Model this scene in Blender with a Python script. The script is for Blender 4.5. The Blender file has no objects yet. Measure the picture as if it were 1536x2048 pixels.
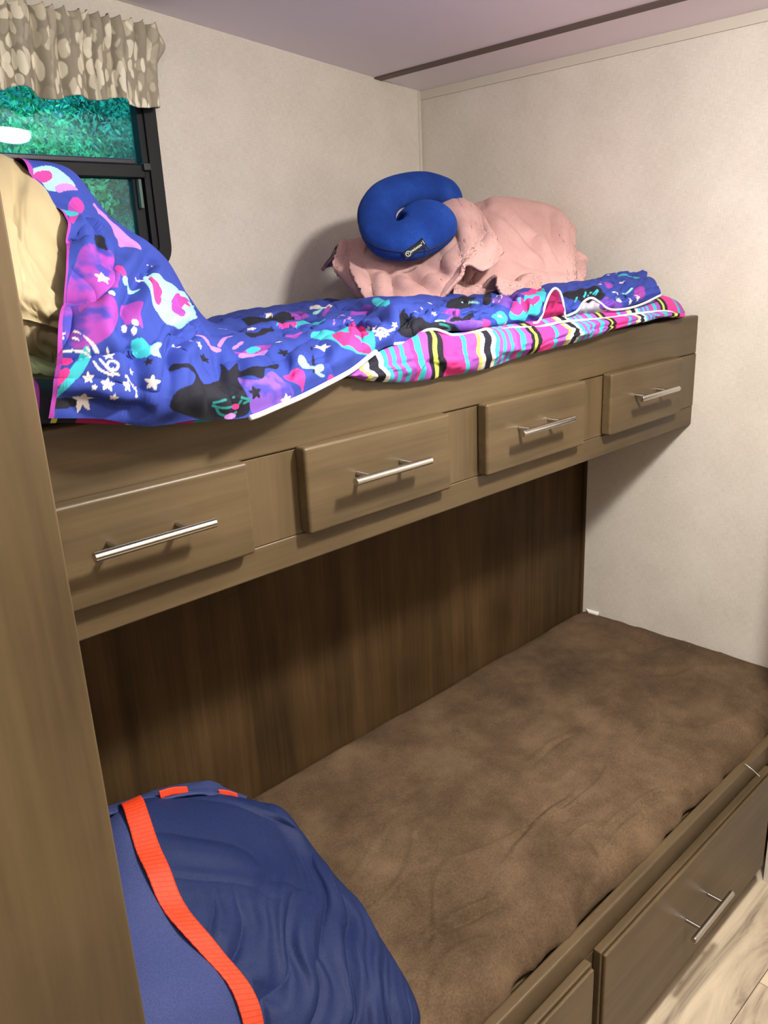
import bpy, math, random
import numpy as np
from mathutils import Matrix, Vector

scene = bpy.context.scene
col = scene.collection
random.seed(4)
RNG = np.random.default_rng(11)

# ------------------------------------------------------------------ camera
CAM = np.array([-1.91544, -1.81518, 1.44955])
RIGHT = np.array([0.72146033, -0.6910773, -0.04367102])
UP = np.array([0.23985825, 0.19024509, 0.95198468])
FWD = np.array([0.64958681, 0.69729403, -0.30301488])
FPX = 1615.7
cd = bpy.data.cameras.new('camera')
cam = bpy.data.objects.new('camera', cd)
col.objects.link(cam)
m = Matrix.Identity(4)
for i in range(3):
    m[i][0], m[i][1], m[i][2], m[i][3] = RIGHT[i], UP[i], -FWD[i], CAM[i]
cam.matrix_world = m
cd.sensor_fit = 'VERTICAL'
cd.sensor_height = 36.0
cd.lens = FPX / 2048 * 36.0
cd.clip_start = 0.02
scene.camera = cam

# ------------------------------------------------------------------ world, exposure
w = bpy.data.worlds.new('overcast_evening')
scene.world = w
w.use_nodes = True
bg = w.node_tree.nodes['Background']
bg.inputs[0].default_value = (0.62, 0.78, 1.0, 1)
bg.inputs[1].default_value = 3.6
vs = scene.view_settings
vs.view_transform = 'Standard'
vs.look = 'None'
vs.gamma = 1.0
vs.use_curve_mapping = False
vs.exposure = 0.0
LAMP_A = (-0.90, -1.67)          # ceiling lamps of the room (x, y)
LAMP_B = (-1.97, -1.88)
LAMP_A_STRENGTH = 640.0
LAMP_B_STRENGTH = 130.0

# ------------------------------------------------------------------ helpers
def lin(r, g, b):
    def f(c):
        c /= 255.0
        return c / 12.92 if c <= 0.04045 else ((c + 0.055) / 1.055) ** 2.4
    return (f(r), f(g), f(b))

def tag(o, label=None, cat=None, group=None, kind=None):
    if label: o['label'] = label
    if cat: o['category'] = cat
    if group: o['group'] = group
    if kind: o['kind'] = kind
    return o

def thing(name, loc, label, cat, group=None):
    o = bpy.data.objects.new(name, None)
    o.empty_display_size = 0.05
    o.location = loc
    col.objects.link(o)
    return tag(o, label, cat, group)

def wloc(o):
    v = Vector((0, 0, 0))
    while o is not None:
        v += Vector(o.location)
        o = o.parent
    return np.array(v)

def mesh_obj(name, verts, faces, mat, parent=None, smooth=False, colors=None, kind=None):
    """verts in world coordinates"""
    verts = np.asarray(verts, float)
    if parent is not None:
        verts = verts - wloc(parent)
    me = bpy.data.meshes.new(name)
    if isinstance(faces, np.ndarray):
        nv, nf, k = len(verts), len(faces), faces.shape[1]
        me.vertices.add(nv)
        me.vertices.foreach_set('co', verts.astype(np.float32).ravel())
        me.loops.add(nf * k)
        me.loops.foreach_set('vertex_index', faces.astype(np.int32).ravel())
        me.polygons.add(nf)
        me.polygons.foreach_set('loop_start', np.arange(0, nf * k, k, dtype=np.int32))
        me.polygons.foreach_set('loop_total', np.full(nf, k, dtype=np.int32))
        me.update(calc_edges=True)
    else:
        me.from_pydata([tuple(v) for v in verts], [], faces)
        me.update()
    me.validate()
    if smooth:
        me.polygons.foreach_set('use_smooth', np.ones(len(me.polygons), dtype=bool))
    if colors is not None:
        a = me.color_attributes.new('print', 'FLOAT_COLOR', 'POINT')
        c4 = np.ones((len(colors), 4), np.float32)
        c4[:, :3] = colors
        a.data.foreach_set('color', c4.ravel())
    if mat is not None:
        me.materials.append(mat)
    o = bpy.data.objects.new(name, me)
    col.objects.link(o)
    o.parent = parent
    if kind: o['kind'] = kind
    return o

def box_vf(x0, x1, y0, y1, z0, z1):
    v = [(x0, y0, z0), (x1, y0, z0), (x1, y1, z0), (x0, y1, z0), (x0, y0, z1), (x1, y0, z1), (x1, y1, z1), (x0, y1, z1)]
    f = [(3, 2, 1, 0), (4, 5, 6, 7), (0, 1, 5, 4), (1, 2, 6, 5), (2, 3, 7, 6), (3, 0, 4, 7)]
    return v, f

def box(name, x0, x1, y0, y1, z0, z1, mat, parent=None, bevel=0.0, seg=2, kind=None):
    v, f = box_vf(x0, x1, y0, y1, z0, z1)
    o = mesh_obj(name, v, f, mat, parent, kind=kind)
    if bevel:
        b = o.modifiers.new('bevel', 'BEVEL')
        b.width = bevel
        b.segments = seg
        b.limit_method = 'ANGLE'
        for p in o.data.polygons: p.use_smooth = True
        o.data.shade_smooth()
        b.harden_normals = True
    return o

def multi(parts):
    """join several (verts, faces) into one"""
    V, F = [], []
    for v, f in parts:
        n = len(V)
        V += [tuple(p) for p in v]
        F += [tuple(i + n for i in q) for q in f]
    return V, F

def cyl_vf(p, q, r, n=16, r2=None):
    p, q = np.array(p, float), np.array(q, float)
    d = (q - p) / np.linalg.norm(q - p)
    a = np.cross(d, (0, 0, 1) if abs(d[2]) < 0.9 else (1, 0, 0)); a /= np.linalg.norm(a)
    b = np.cross(d, a)
    r2 = r if r2 is None else r2
    V = []
    for c, rr in ((p, r), (q, r2)):
        for i in range(n):
            t = 2 * math.pi * i / n
            V.append(c + rr * (math.cos(t) * a + math.sin(t) * b))
    F = [(i, (i + 1) % n, n + (i + 1) % n, n + i) for i in range(n)]
    F += [tuple(range(n - 1, -1, -1)), tuple(range(n, 2 * n))]
    return V, F

def catmull(ctrl, n, axis=0):
    c = np.moveaxis(np.asarray(ctrl, float), axis, 0)
    k = len(c)
    t = np.linspace(0, k - 1, n)
    i = np.clip(t.astype(int), 0, k - 2)
    f = (t - i).reshape((-1,) + (1,) * (c.ndim - 1))
    pad = np.concatenate([2 * c[:1] - c[1:2], c, 2 * c[-1:] - c[-2:-1]])
    p0, p1, p2, p3 = pad[i], pad[i + 1], pad[i + 2], pad[i + 3]
    r = 0.5 * (2 * p1 + (p2 - p0) * f + (2 * p0 - 5 * p1 + 4 * p2 - p3) * f ** 2 + (3 * p1 - p0 - 3 * p2 + p3) * f ** 3)
    return np.moveaxis(r, 0, axis)

def surf(ctrl, nv, nu):
    return catmull(catmull(ctrl, nv, 0), nu, 1)

def normals(S):
    a = np.gradient(S, axis=1); b = np.gradient(S, axis=0)
    n = np.cross(a, b)
    return n / (np.linalg.norm(n, axis=-1, keepdims=True) + 1e-12)

def grid_faces(nv, nu, flip=False, wrap=False):
    i = np.arange(nv * nu).reshape(nv, nu)
    if wrap:
        i = np.concatenate([i, i[:, :1]], axis=1)
    a, b, c, d = i[:-1, :-1], i[:-1, 1:], i[1:, 1:], i[1:, :-1]
    q = np.stack([a, b, c, d] if not flip else [a, d, c, b], -1).reshape(-1, 4)
    return q

_lat = {}
def vn(x, y, seed=0):
    """smooth 2D value noise in -1..1"""
    if seed not in _lat:
        _lat[seed] = np.random.default_rng(1000 + seed).uniform(-1, 1, (256, 256))
    L = _lat[seed]
    x = np.asarray(x, float); y = np.asarray(y, float)
    xi, yi = np.floor(x).astype(int), np.floor(y).astype(int)
    fx, fy = x - xi, y - yi
    fx = fx ** 3 * (fx * (fx * 6 - 15) + 10); fy = fy ** 3 * (fy * (fy * 6 - 15) + 10)
    g = lambda a, b: L[a % 256, b % 256]
    return (g(xi, yi) * (1 - fx) + g(xi + 1, yi) * fx) * (1 - fy) + (g(xi, yi + 1) * (1 - fx) + g(xi + 1, yi + 1) * fx) * fy

def fbm(x, y, seed=0, oct=4):
    s, a = 0, 1.0
    for k in range(oct):
        s = s + a * vn(x * 2 ** k + 7.3 * k, y * 2 ** k - 3.1 * k, seed + k)
        a *= 0.5
    return s

def ridged(x, y, seed=0):
    return 1 - np.abs(vn(x, y, seed)) * 2

def press(S, lines, towards, width=0.010):
    """press soft creases (world polylines, depth) into a cloth grid"""
    n = normals(S)
    flip = np.sign((n * (towards - S)).sum(-1, keepdims=True)); flip[flip == 0] = 1
    n = n * flip
    for P, depth in lines:
        P = catmull(np.asarray(P, float), 10 * len(P))
        lo, hi = P.min(0) - 4 * width, P.max(0) + 4 * width
        m_ = ((S > lo) & (S < hi)).all(-1)
        q = S[m_]
        if not len(q): continue
        D = np.full(len(q), 9.0); K = np.zeros(len(q))
        for i in range(len(P)):
            d_ = np.linalg.norm(q - P[i], axis=1); c_ = d_ < D; D[c_] = d_[c_]; K[c_] = i / (len(P) - 1)
        tp = np.clip(np.sin(np.pi * np.clip(0.08 + 0.84 * K, 0, 1)), 0, 1) ** 0.7
        S[m_] += n[m_] * (tp * depth * (-np.exp(-(D / width) ** 2) + 0.45 * np.exp(-((D - 2.1 * width) / width) ** 2)))[:, None]
    return S

def W(px, py, y):
    """point of the room at depth y that the photograph shows at (px, py)"""
    d = FWD + RIGHT * (px - 768) / FPX - UP * (py - 1024) / FPX
    return CAM + d * ((y - CAM[1]) / d[1])

def WZ(px, py, z):
    d = FWD + RIGHT * (px - 768) / FPX - UP * (py - 1024) / FPX
    return CAM + d * ((z - CAM[2]) / d[2])

def cp(e):
    return np.array(e[1:], float) if e[0] == 'w' else W(*e)

def tube_vf(pts, r, n=8, samples=None, closed_ends=True):
    P = np.asarray(pts, float)
    if samples: P = catmull(P, samples)
    R = np.broadcast_to(np.asarray(r, float), (len(P),)) if np.ndim(r) == 0 else (catmull(np.asarray(r, float)[:, None], len(P))[:, 0])
    T = np.gradient(P, axis=0); T /= np.linalg.norm(T, axis=1, keepdims=True)
    ref = np.array([0, 0, 1.0])
    A = np.cross(T, ref); A /= (np.linalg.norm(A, axis=1, keepdims=True) + 1e-9)
    B = np.cross(T, A)
    ang = np.linspace(0, 2 * np.pi, n, endpoint=False)
    V = P[:, None] + R[:, None, None] * (np.cos(ang)[None, :, None] * A[:, None] + np.sin(ang)[None, :, None] * B[:, None])
    V = V.reshape(-1, 3)
    F = [tuple(q) for q in grid_faces(len(P), n, wrap=True)]
    if closed_ends:
        F.append(tuple(range(n - 1, -1, -1)))
        F.append(tuple(range(len(V) - n, len(V))))
    return [tuple(v) for v in V], F

# ------------------------------------------------------------------ materials
def new_mat(name):
    mt = bpy.data.materials.new(name)
    mt.use_nodes = True
    nt = mt.node_tree
    return mt, nt, nt.nodes['Principled BSDF']

def N(nt, typ, **kw):
    n = nt.nodes.new(typ)
    for k, v in kw.items():
        if k.startswith('i_'):
            n.inputs[k[2:].replace('_', ' ')].default_value = v
        else:
            setattr(n, k, v)
    return n

def coords(nt, scale, rot=(0, 0, 0), src='Object'):
    tc = N(nt, 'ShaderNodeTexCoord')
    mp = N(nt, 'ShaderNodeMapping')
    mp.inputs['Scale'].default_value = scale
    mp.inputs['Rotation'].default_value = rot
    nt.links.new(tc.outputs[src], mp.inputs['Vector'])
    return mp.outputs[0]

def ramp(nt, fac, stops):
    r = N(nt, 'ShaderNodeValToRGB')
    e = r.color_ramp.elements
    while len(e) < len(stops): e.new(0.5)
    for k, (p, c) in enumerate(stops):
        e[k].position = p
        e[k].color = (*c, 1)
    nt.links.new(fac, r.inputs[0])
    return r.outputs[0]

def bump(nt, bs, height, strength=0.3, dist=0.002):
    b = N(nt, 'ShaderNodeBump')
    b.inputs['Strength'].default_value = strength
    b.inputs['Distance'].default_value = dist
    nt.links.new(height, b.inputs['Height'])
    nt.links.new(b.outputs[0], bs.inputs['Normal'])

def plain(name, c, rough=0.6, metal=0.0, spec=0.5):
    mt, nt, bs = new_mat(name)
    bs.inputs['Base Color'].default_value = (*c, 1)
    bs.inputs['Roughness'].default_value = rough
    bs.inputs['Metallic'].default_value = metal
    bs.inputs['Specular IOR Level'].default_value = spec
    return mt

def wood(name, axis, dark, mid, light, rough=0.42, fine=70.0, spec=0.4):
    mt, nt, bs = new_mat(name)
    s = [fine * 0.28] * 3; s[axis] = 0.9
    n1 = N(nt, 'ShaderNodeTexNoise', i_Scale=1.0, i_Detail=5.0, i_Roughness=0.6, i_Distortion=0.6)
    nt.links.new(coords(nt, s), n1.inputs['Vector'])
    s2 = [fine * 2.2] * 3; s2[axis] = 5.0
    n2 = N(nt, 'ShaderNodeTexNoise', i_Scale=1.0, i_Detail=3.0)
    nt.links.new(coords(nt, s2), n2.inputs['Vector'])
    n3 = N(nt, 'ShaderNodeTexNoise', i_Scale=5.0, i_Detail=2.0)
    nt.links.new(coords(nt, (1, 1, 1)), n3.inputs['Vector'])
    mx = N(nt, 'ShaderNodeMix', data_type='FLOAT'); mx.inputs[0].default_value = 0.25
    nt.links.new(n1.outputs[0], mx.inputs[2]); nt.links.new(n2.outputs[0], mx.inputs[3])
    mx2 = N(nt, 'ShaderNodeMix', data_type='FLOAT'); mx2.inputs[0].default_value = 0.3
    nt.links.new(mx.outputs[0], mx2.inputs[2]); nt.links.new(n3.outputs[0], mx2.inputs[3])
    c = ramp(nt, mx2.outputs[0], [(0.34, dark), (0.5, mid), (0.66, light)])
    nt.links.new(c, bs.inputs['Base Color'])
    bs.inputs['Roughness'].default_value = rough
    bs.inputs['Specular IOR Level'].default_value = spec
    bump(nt, bs, n2.outputs[0], 0.08, 0.001)
    return mt

WD, WM, WL = lin(63, 51, 34), lin(83, 68, 46), lin(99, 82, 58)
M = {}
M['wood_x'] = wood('walnut_laminate_horizontal', 0, WD, WM, WL)
M['wood_z'] = wood('walnut_laminate_vertical', 2, WD, WM, WL)
M['wood_shaded'] = wood('walnut_panel_shaded', 2, lin(46, 33, 18), lin(68, 51, 30), lin(86, 66, 42), rough=0.6, spec=0.12)  # same walnut, colour darkened to carry the shade under the upper bunk

# linen-textured wall vinyl
def linen(name, c1, c2, rough=0.6):
    mt, nt, bs = new_mat(name)
    nz = N(nt, 'ShaderNodeTexNoise', i_Scale=1.0, i_Detail=2.0)
    nt.links.new(coords(nt, (60, 60, 900)), nz.inputs['Vector'])
    nv_ = N(nt, 'ShaderNodeTexNoise', i_Scale=1.0, i_Detail=2.0)
    nt.links.new(coords(nt, (900, 900, 60)), nv_.inputs['Vector'])
    nb = N(nt, 'ShaderNodeTexNoise', i_Scale=7.0, i_Detail=3.0)
    nt.links.new(coords(nt, (1, 1, 1)), nb.inputs['Vector'])
    a = N(nt, 'ShaderNodeMath', operation='ADD')
    nt.links.new(nz.outputs[0], a.inputs[0]); nt.links.new(nv_.outputs[0], a.inputs[1])
    b = N(nt, 'ShaderNodeMath', operation='MULTIPLY_ADD'); b.inputs[1].default_value = 0.36
    nt.links.new(a.outputs[0], b.inputs[0])
    c = N(nt, 'ShaderNodeMath', operation='MULTIPLY'); c.inputs[1].default_value = 0.28
    nt.links.new(nb.outputs[0], c.inputs[0]); nt.links.new(c.outputs[0], b.inputs[2])
    nt.links.new(ramp(nt, b.outputs[0], [(0.38, c1), (0.62, c2)]), bs.inputs['Base Color'])
    bs.inputs['Roughness'].default_value = rough
    bs.inputs['Specular IOR Level'].default_value = 0.3
    bump(nt, bs, a.outputs[0], 0.12, 0.0006)
    return mt
M['linen'] = linen('beige_linen_vinyl', lin(203, 194, 182), lin(225, 217, 206))
M['trim'] = plain('cream_batten', lin(206, 197, 184), 0.5)
M['ceil'] = plain('white_ceiling_vinyl', lin(248, 241, 248), 0.55)
M['strip'] = plain('brown_ceiling_batten', lin(92, 76, 70), 0.5)
M['black'] = plain('black_window_aluminium', lin(24, 25, 29), 0.55, 0.0, 0.3)
M['steel'] = plain('brushed_nickel', (0.55, 0.53, 0.50), 0.2, 1.0)
M['latch'] = plain('grey_green_latch', lin(88, 108, 100), 0.4)
M['white'] = plain('white_paper', lin(235, 232, 225), 0.7)
M['toe_shade'] = plain('shaded_toe_kick', lin(22, 19, 17), 0.7)  # near-black colour paints in the shadow of the gap above the floor

# ------------------------------------------------------------------ the setting
# right wall plane x = 0, window wall plane y = 0, floor z = 0
CZ, CK = 1.902, 0.0988            # ceiling height at the right wall and its rise per metre
XL, YF = -2.62, -2.5
def ceil_z(x): return CZ + CK * min(-x, 1.8)

WX0, WX1, WZ0, WZ1 = -1.62, -0.885, 1.437, 1.895     # window opening
def wall_with_hole():
    t = 0.06
    zt = 2.12
    xs = [XL, WX0 + 0.02, WX1 - 0.02, 0.06]; zs = [-0.02, WZ0 + 0.02, WZ1 - 0.02, zt]
    parts = []
    for i in range(3):
        for k in range(3):
            if i == 1 and k == 1: continue
            parts.append(box_vf(xs[i], xs[i + 1], 0, t, zs[k], zs[k + 1]))
    return multi(parts)
v, f = wall_with_hole()
tag(mesh_obj('wall_back', v, f, M['linen']), kind='structure')
box('wall_right', 0, 0.06, YF, 0.06, -0.02, 2.12, M['linen'], kind='structure')
box('wall_left', XL - 0.06, XL, YF, 0.06, -0.02, 2.12, M['linen'], kind='structure')
box('wall_front', XL - 0.06, 0.06, YF - 0.06, YF, -0.02, 2.12, M['linen'], kind='structure')
box('wall_front_bounce_cut', XL, 0.0, YF, YF + 0.02, 0.0, 1.2, M['wood_z'], kind='structure')  # unseen wood facing added to cut light bounced off this wall
# a short return wall closes the aisle on the right, just outside the picture
box('wall_return', -0.235, 0.0, -2.1, -1.268, 0.0, 1.935, M['linen'], kind='structure')

zc0, zc1 = ceil_z(0.06 * -1), ceil_z(-1.8)
v = [(0.0, YF, CZ), (0.0, 0.0, CZ), (-1.8, 0.0, zc1), (-1.8, YF, zc1), (XL, 0.0, zc1), (XL, YF, zc1)]
v += [(x, y, z + 0.05) for x, y, z in v]
f = [(0, 1, 2, 3), (3, 2, 4, 5), (6, 9, 8, 7), (9, 11, 10, 8), (0, 3, 9, 6), (3, 5, 11, 9), (1, 7, 8, 2), (2, 8, 10, 4), (0, 6, 7, 1), (4, 10, 11, 5)]
tag(mesh_obj('ceiling', v, f, M['ceil']), kind='structure')
# dark batten over the ceiling seam
v = []
for y in (YF, -0.001):
    for x, dz in ((-0.187, 0.0), (-0.160, 0.0), (-0.160, -0.004), (-0.187, -0.004)):
        v.append((x, y, ceil_z(x) + dz))
f = [(0, 1, 5, 4), (1, 2, 6, 5), (2, 3, 7, 6), (3, 0, 4, 7), (3, 2, 1, 0), (4, 5, 6, 7)]
tag(mesh_obj('trim_1', v, f, M['strip']), kind='structure')
box('trim_2', -0.0035, 0, -2.1, 0.0, 1.878, CZ + 0.0002, M['trim'], bevel=0.0012, kind='structure')
box('trim_3', -0.014, -0.0035, -0.003, 0, 1.0, CZ, M['trim'], bevel=0.0012, kind='structure')

# floor of light oak planks
def floor_mat():
    mt, nt, bs = new_mat('pale_weathered_oak')
    oi = N(nt, 'ShaderNodeObjectInfo')
    tc = N(nt, 'ShaderNodeTexCoord')
    off = N(nt, 'ShaderNodeVectorMath', operation='MULTIPLY_ADD')
    comb = N(nt, 'ShaderNodeCombineXYZ')
    for k in range(3): nt.links.new(oi.outputs['Random'], comb.inputs[k])
    nt.links.new(comb.outputs[0], off.inputs[0]); off.inputs[1].default_value = (31, 17, 9)
    nt.links.new(tc.outputs['Object'], off.inputs[2])
    mp = N(nt, 'ShaderNodeMapping'); mp.inputs['Scale'].default_value = (2.2, 11, 11)
    nt.links.new(off.outputs[0], mp.inputs['Vector'])
    n1 = N(nt, 'ShaderNodeTexNoise', i_Scale=1.0, i_Detail=6.0, i_Roughness=0.62, i_Distortion=1.6)
    nt.links.new(mp.outputs[0], n1.inputs['Vector'])
    nt.links.new(ramp(nt, n1.outputs[0], [(0.30, lin(112, 98, 84)), (0.45, lin(176, 160, 138)), (0.62, lin(205, 188, 162)), (0.8, lin(190, 170, 142))]), bs.inputs['Base Color'])
    bs.inputs['Roughness'].default_value = 0.45
    return mt
M['floor'] = floor_mat()
fl = box('floor', XL, 0.02, YF, 0.02, -0.06, -0.004, plain('dark_plank_joint', lin(70, 60, 50), 0.8), kind='structure')
pw, gap = 0.152, 0.0016
plank_mesh = {}
y = -1.225
r = 0
while y > YF:
    x = -0.0 - [0.0, 0.52, 0.27][r % 3]
    xs = [0.0] + ([x] if x < 0 else [])
    while xs[-1] > XL: xs.append(xs[-1] - 1.22)
    for a, b in zip(xs[:-1], xs[1:]):
        b = max(b, XL)
        L = round(a - b, 3)
        if L < 0.02: continue
        if L not in plank_mesh:
            vv, ff = box_vf(-L + gap, 0, -pw + gap, 0, -0.006, 0.0)
            me = bpy.data.meshes.new('plank'); me.from_pydata(vv, [], ff); me.materials.append(M['floor']); plank_mesh[L] = me
        o = bpy.data.objects.new('plank', plank_mesh[L]); o.location = (a, y, 0.0); col.objects.link(o); o.parent = fl
    y -= pw
    r += 1

# ------------------------------------------------------------------ ceiling lamps
def lamp(x, y, strength, label):
    z = ceil_z(x)
    t = thing('ceiling_lamp', (x, y, z), label, 'lamp', 'round ceiling lamps')
    tilt = -math.atan(CK) if -x < 1.8 else 0.0
    mt, nt, bs = new_mat('lit_diffuser')
    bs.inputs['Base Color'].default_value = (0.9, 0.9, 0.88, 1)
    bs.inputs['Emission Color'].default_value = (1.0, 0.965, 0.90, 1)
    bs.inputs['Emission Strength'].default_value = strength
    n = 40
    def ring(prof):
        V = [(r * math.cos(2 * math.pi * i / n), r * math.sin(2 * math.pi * i / n), zz) for r, zz in prof for i in range(n)]
        F = [tuple(q) for q in grid_faces(len(prof), n, wrap=True)]
        return V, F
    V, F = ring([(0.066, -0.002), (0.086, -0.002), (0.088, -0.010), (0.084, -0.016), (0.074, -0.018), (0.073, -0.012)])
    o = mesh_obj('bezel', np.array(V) + np.array(t.location), F, plain('white_lamp_bezel', lin(235, 235, 230), 0.4), t, smooth=True)
    V, F = ring([(0.073, -0.012), (0.073, -0.034), (0.066, -0.046), (0.05, -0.054), (0.03, -0.058), (0.001, -0.06)])
    o = mesh_obj('diffuser', np.array(V) + np.array(t.location), F, mt, t, smooth=True)
    t.rotation_euler = (0, -tilt if False else math.atan(CK) if -x < 1.8 else 0, 0)
    return t
lamp(*LAMP_A, LAMP_A_STRENGTH, 'round flush ceiling lamp above the aisle nearest the right wall')
lamp(*LAMP_B, LAMP_B_STRENGTH, 'round flush ceiling lamp above the aisle near the left end panel')

# ------------------------------------------------------------------ window
def rounded_rect(x0, x1, z0, z1, r, n=8):
    pts = []
    for cx, cz, a0 in ((x1 - r, z1 - r, 0), (x0 + r, z1 - r, 90), (x0 + r, z0 + r, 180), (x1 - r, z0 + r, 270)):
        for k in range(n + 1):
            a = math.radians(a0 + 90 * k / n)
            pts.append((cx + r * math.cos(a), cz + r * math.sin(a)))
    return pts

def frame_ring(name, outer, inner, y0, y1, mat, parent):
    n = len(outer)
    V = [(x, y0, z) for x, z in outer] + [(x, y0, z) for x, z in inner] + [(x, y1, z) for x, z in outer] + [(x, y1, z) for x, z in inner]
    F = []
    for i in range(n):
        j = (i + 1) % n
        F += [(i, j, n + j, n + i), (2 * n + i, 3 * n + i, 3 * n + j, 2 * n + j), (i, 2 * n + i, 2 * n + j, j), (n + i, n + j, 3 * n + j, 3 * n + i)]
    return mesh_obj(name, V, F, mat, parent)

win = bpy.data.objects.new('window_1', None)
win.location = ((WX0 + WX1) / 2, 0, WZ0)
col.objects.link(win)
win['kind'] = 'structure'
win['label'] = 'black framed window with teal tinted glass in the back wall'
frame_ring('frame', rounded_rect(WX0, WX1, WZ0, WZ1, 0.055), rounded_rect(WX0 + 0.03, WX1 - 0.03, WZ0 + 0.03, WZ1 - 0.03, 0.03), -0.014, 0.004, M['black'], win)
frame_ring('frame_channel', rounded_rect(WX0 + 0.028, WX1 - 0.028, WZ0 + 0.028, WZ1 - 0.028, 0.03), rounded_rect(WX0 + 0.048, WX1 - 0.044, WZ0 + 0.048, WZ1 - 0.048, 0.012), -0.006, 0.024, M['black'], win)
frame_ring('sash', rounded_rect(WX0 + 0.046, WX1 - 0.046, WZ0 + 0.046, 1.665, 0.008), rounded_rect(WX0 + 0.066, WX1 - 0.068, WZ0 + 0.066, 1.640, 0.006), 0.006, 0.026, M['black'], win)
box('meeting_rail', WX0 + 0.04, WX1 - 0.04, -0.008, 0.03, 1.640, 1.669, M['black'], win, bevel=0.003)
box('glazing_bead', WX0 + 0.046, WX1 - 0.058, -0.003, 0.03, 1.669, 1.681, plain('dark_grey_bead', lin(52, 56, 66), 0.25), win, bevel=0.003)
box('latch', WX1 - 0.062, WX1 - 0.054, -0.010, 0.004, 1.575, 1.638, M['latch'], win, bevel=0.002)
box('latch_catch', WX1 - 0.048, WX1 - 0.030, -0.018, 0.0, 1.655, 1.672, plain('dark_catch', lin(50, 50, 52), 0.5), win, bevel=0.003)

def glass_mat(name, tint):
    mt, nt, bs = new_mat(name)
    nt.nodes.remove(bs)
    tr = N(nt, 'ShaderNodeBsdfTransparent'); tr.inputs[0].default_value = (*tint, 1)
    gl = N(nt, 'ShaderNodeBsdfGlossy'); gl.inputs['Roughness'].default_value = 0.01
    fr = N(nt, 'ShaderNodeFresnel'); fr.inputs[0].default_value = 1.45
    mx = N(nt, 'ShaderNodeMixShader')
    nt.links.new(fr.outputs[0], mx.inputs[0]); nt.links.new(tr.outputs[0], mx.inputs[1]); nt.links.new(gl.outputs[0], mx.inputs[2])
    nt.links.new(mx.outputs[0], nt.nodes['Material Output'].inputs[0])
    return mt
M['glass'] = glass_mat('teal_tinted_glass', (0.37, 0.92, 1.0))
M['glass_dark'] = glass_mat('dark_teal_tinted_glass', (0.33, 0.74, 0.80))
def pane(x0, x1, z0, z1, y, slope=0.0, mat='glass'):
    """thin glass; slope sets the sheet a little out of square in its frame"""
    vv, ff = box_vf(x0, x1, -0.0015, 0.0015, z0, z1)
    vv = np.array(vv)
    vv[:, 1] += y + (x1 - vv[:, 0]) * slope
    return mesh_obj('pane', vv, ff, M[mat], win)
pane(WX0 + 0.05, WX1 - 0.040, 1.672, WZ1 - 0.040, 0.018, 0.10)
pane(WX0 + 0.062, WX1 - 0.060, WZ0 + 0.058, 1.648, 0.017, 0.0, 'glass_dark')

# ------------------------------------------------------------------ outside: ground and trees
def leaf_mat(name, c1, c2):
    mt, nt, bs = new_mat(name)
    n1 = N(nt, 'ShaderNodeTexNoise', i_Scale=1.6, i_Detail=4.0)
    nt.links.new(coords(nt, (1, 1, 1)), n1.inputs['Vector'])
    nt.links.new(ramp(nt, n1.outputs[0], [(0.38, c1), (0.60, c2)]), bs.inputs['Base Color'])
    bs.inputs['Roughness'].default_value = 0.6
    return mt
M['leaf_a'] = leaf_mat('summer_leaf_mid_green', lin(48, 104, 66), lin(150, 212, 130))
M['leaf_b'] = leaf_mat('summer_leaf_deep_green', lin(30, 74, 66), lin(110, 176, 140))
M['bark'] = plain('grey_brown_bark', lin(70, 60, 50), 0.9)
gm, nt, bs = new_mat('grass_outside')
n1 = N(nt, 'ShaderNodeTexNoise', i_Scale=2.0, i_Detail=4.0)
nt.links.new(coords(nt, (1, 1, 1)), n1.inputs['Vector'])
nt.links.new(ramp(nt, n1.outputs[0], [(0.3, lin(50, 90, 45)), (0.7, lin(90, 130, 70))]), bs.inputs['Base Color'])
bs.inputs['Roughness'].default_value = 0.9
box('ground_outside', -12, 16, 0.3, 26, -0.75, -0.65, gm, kind='structure')

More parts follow.
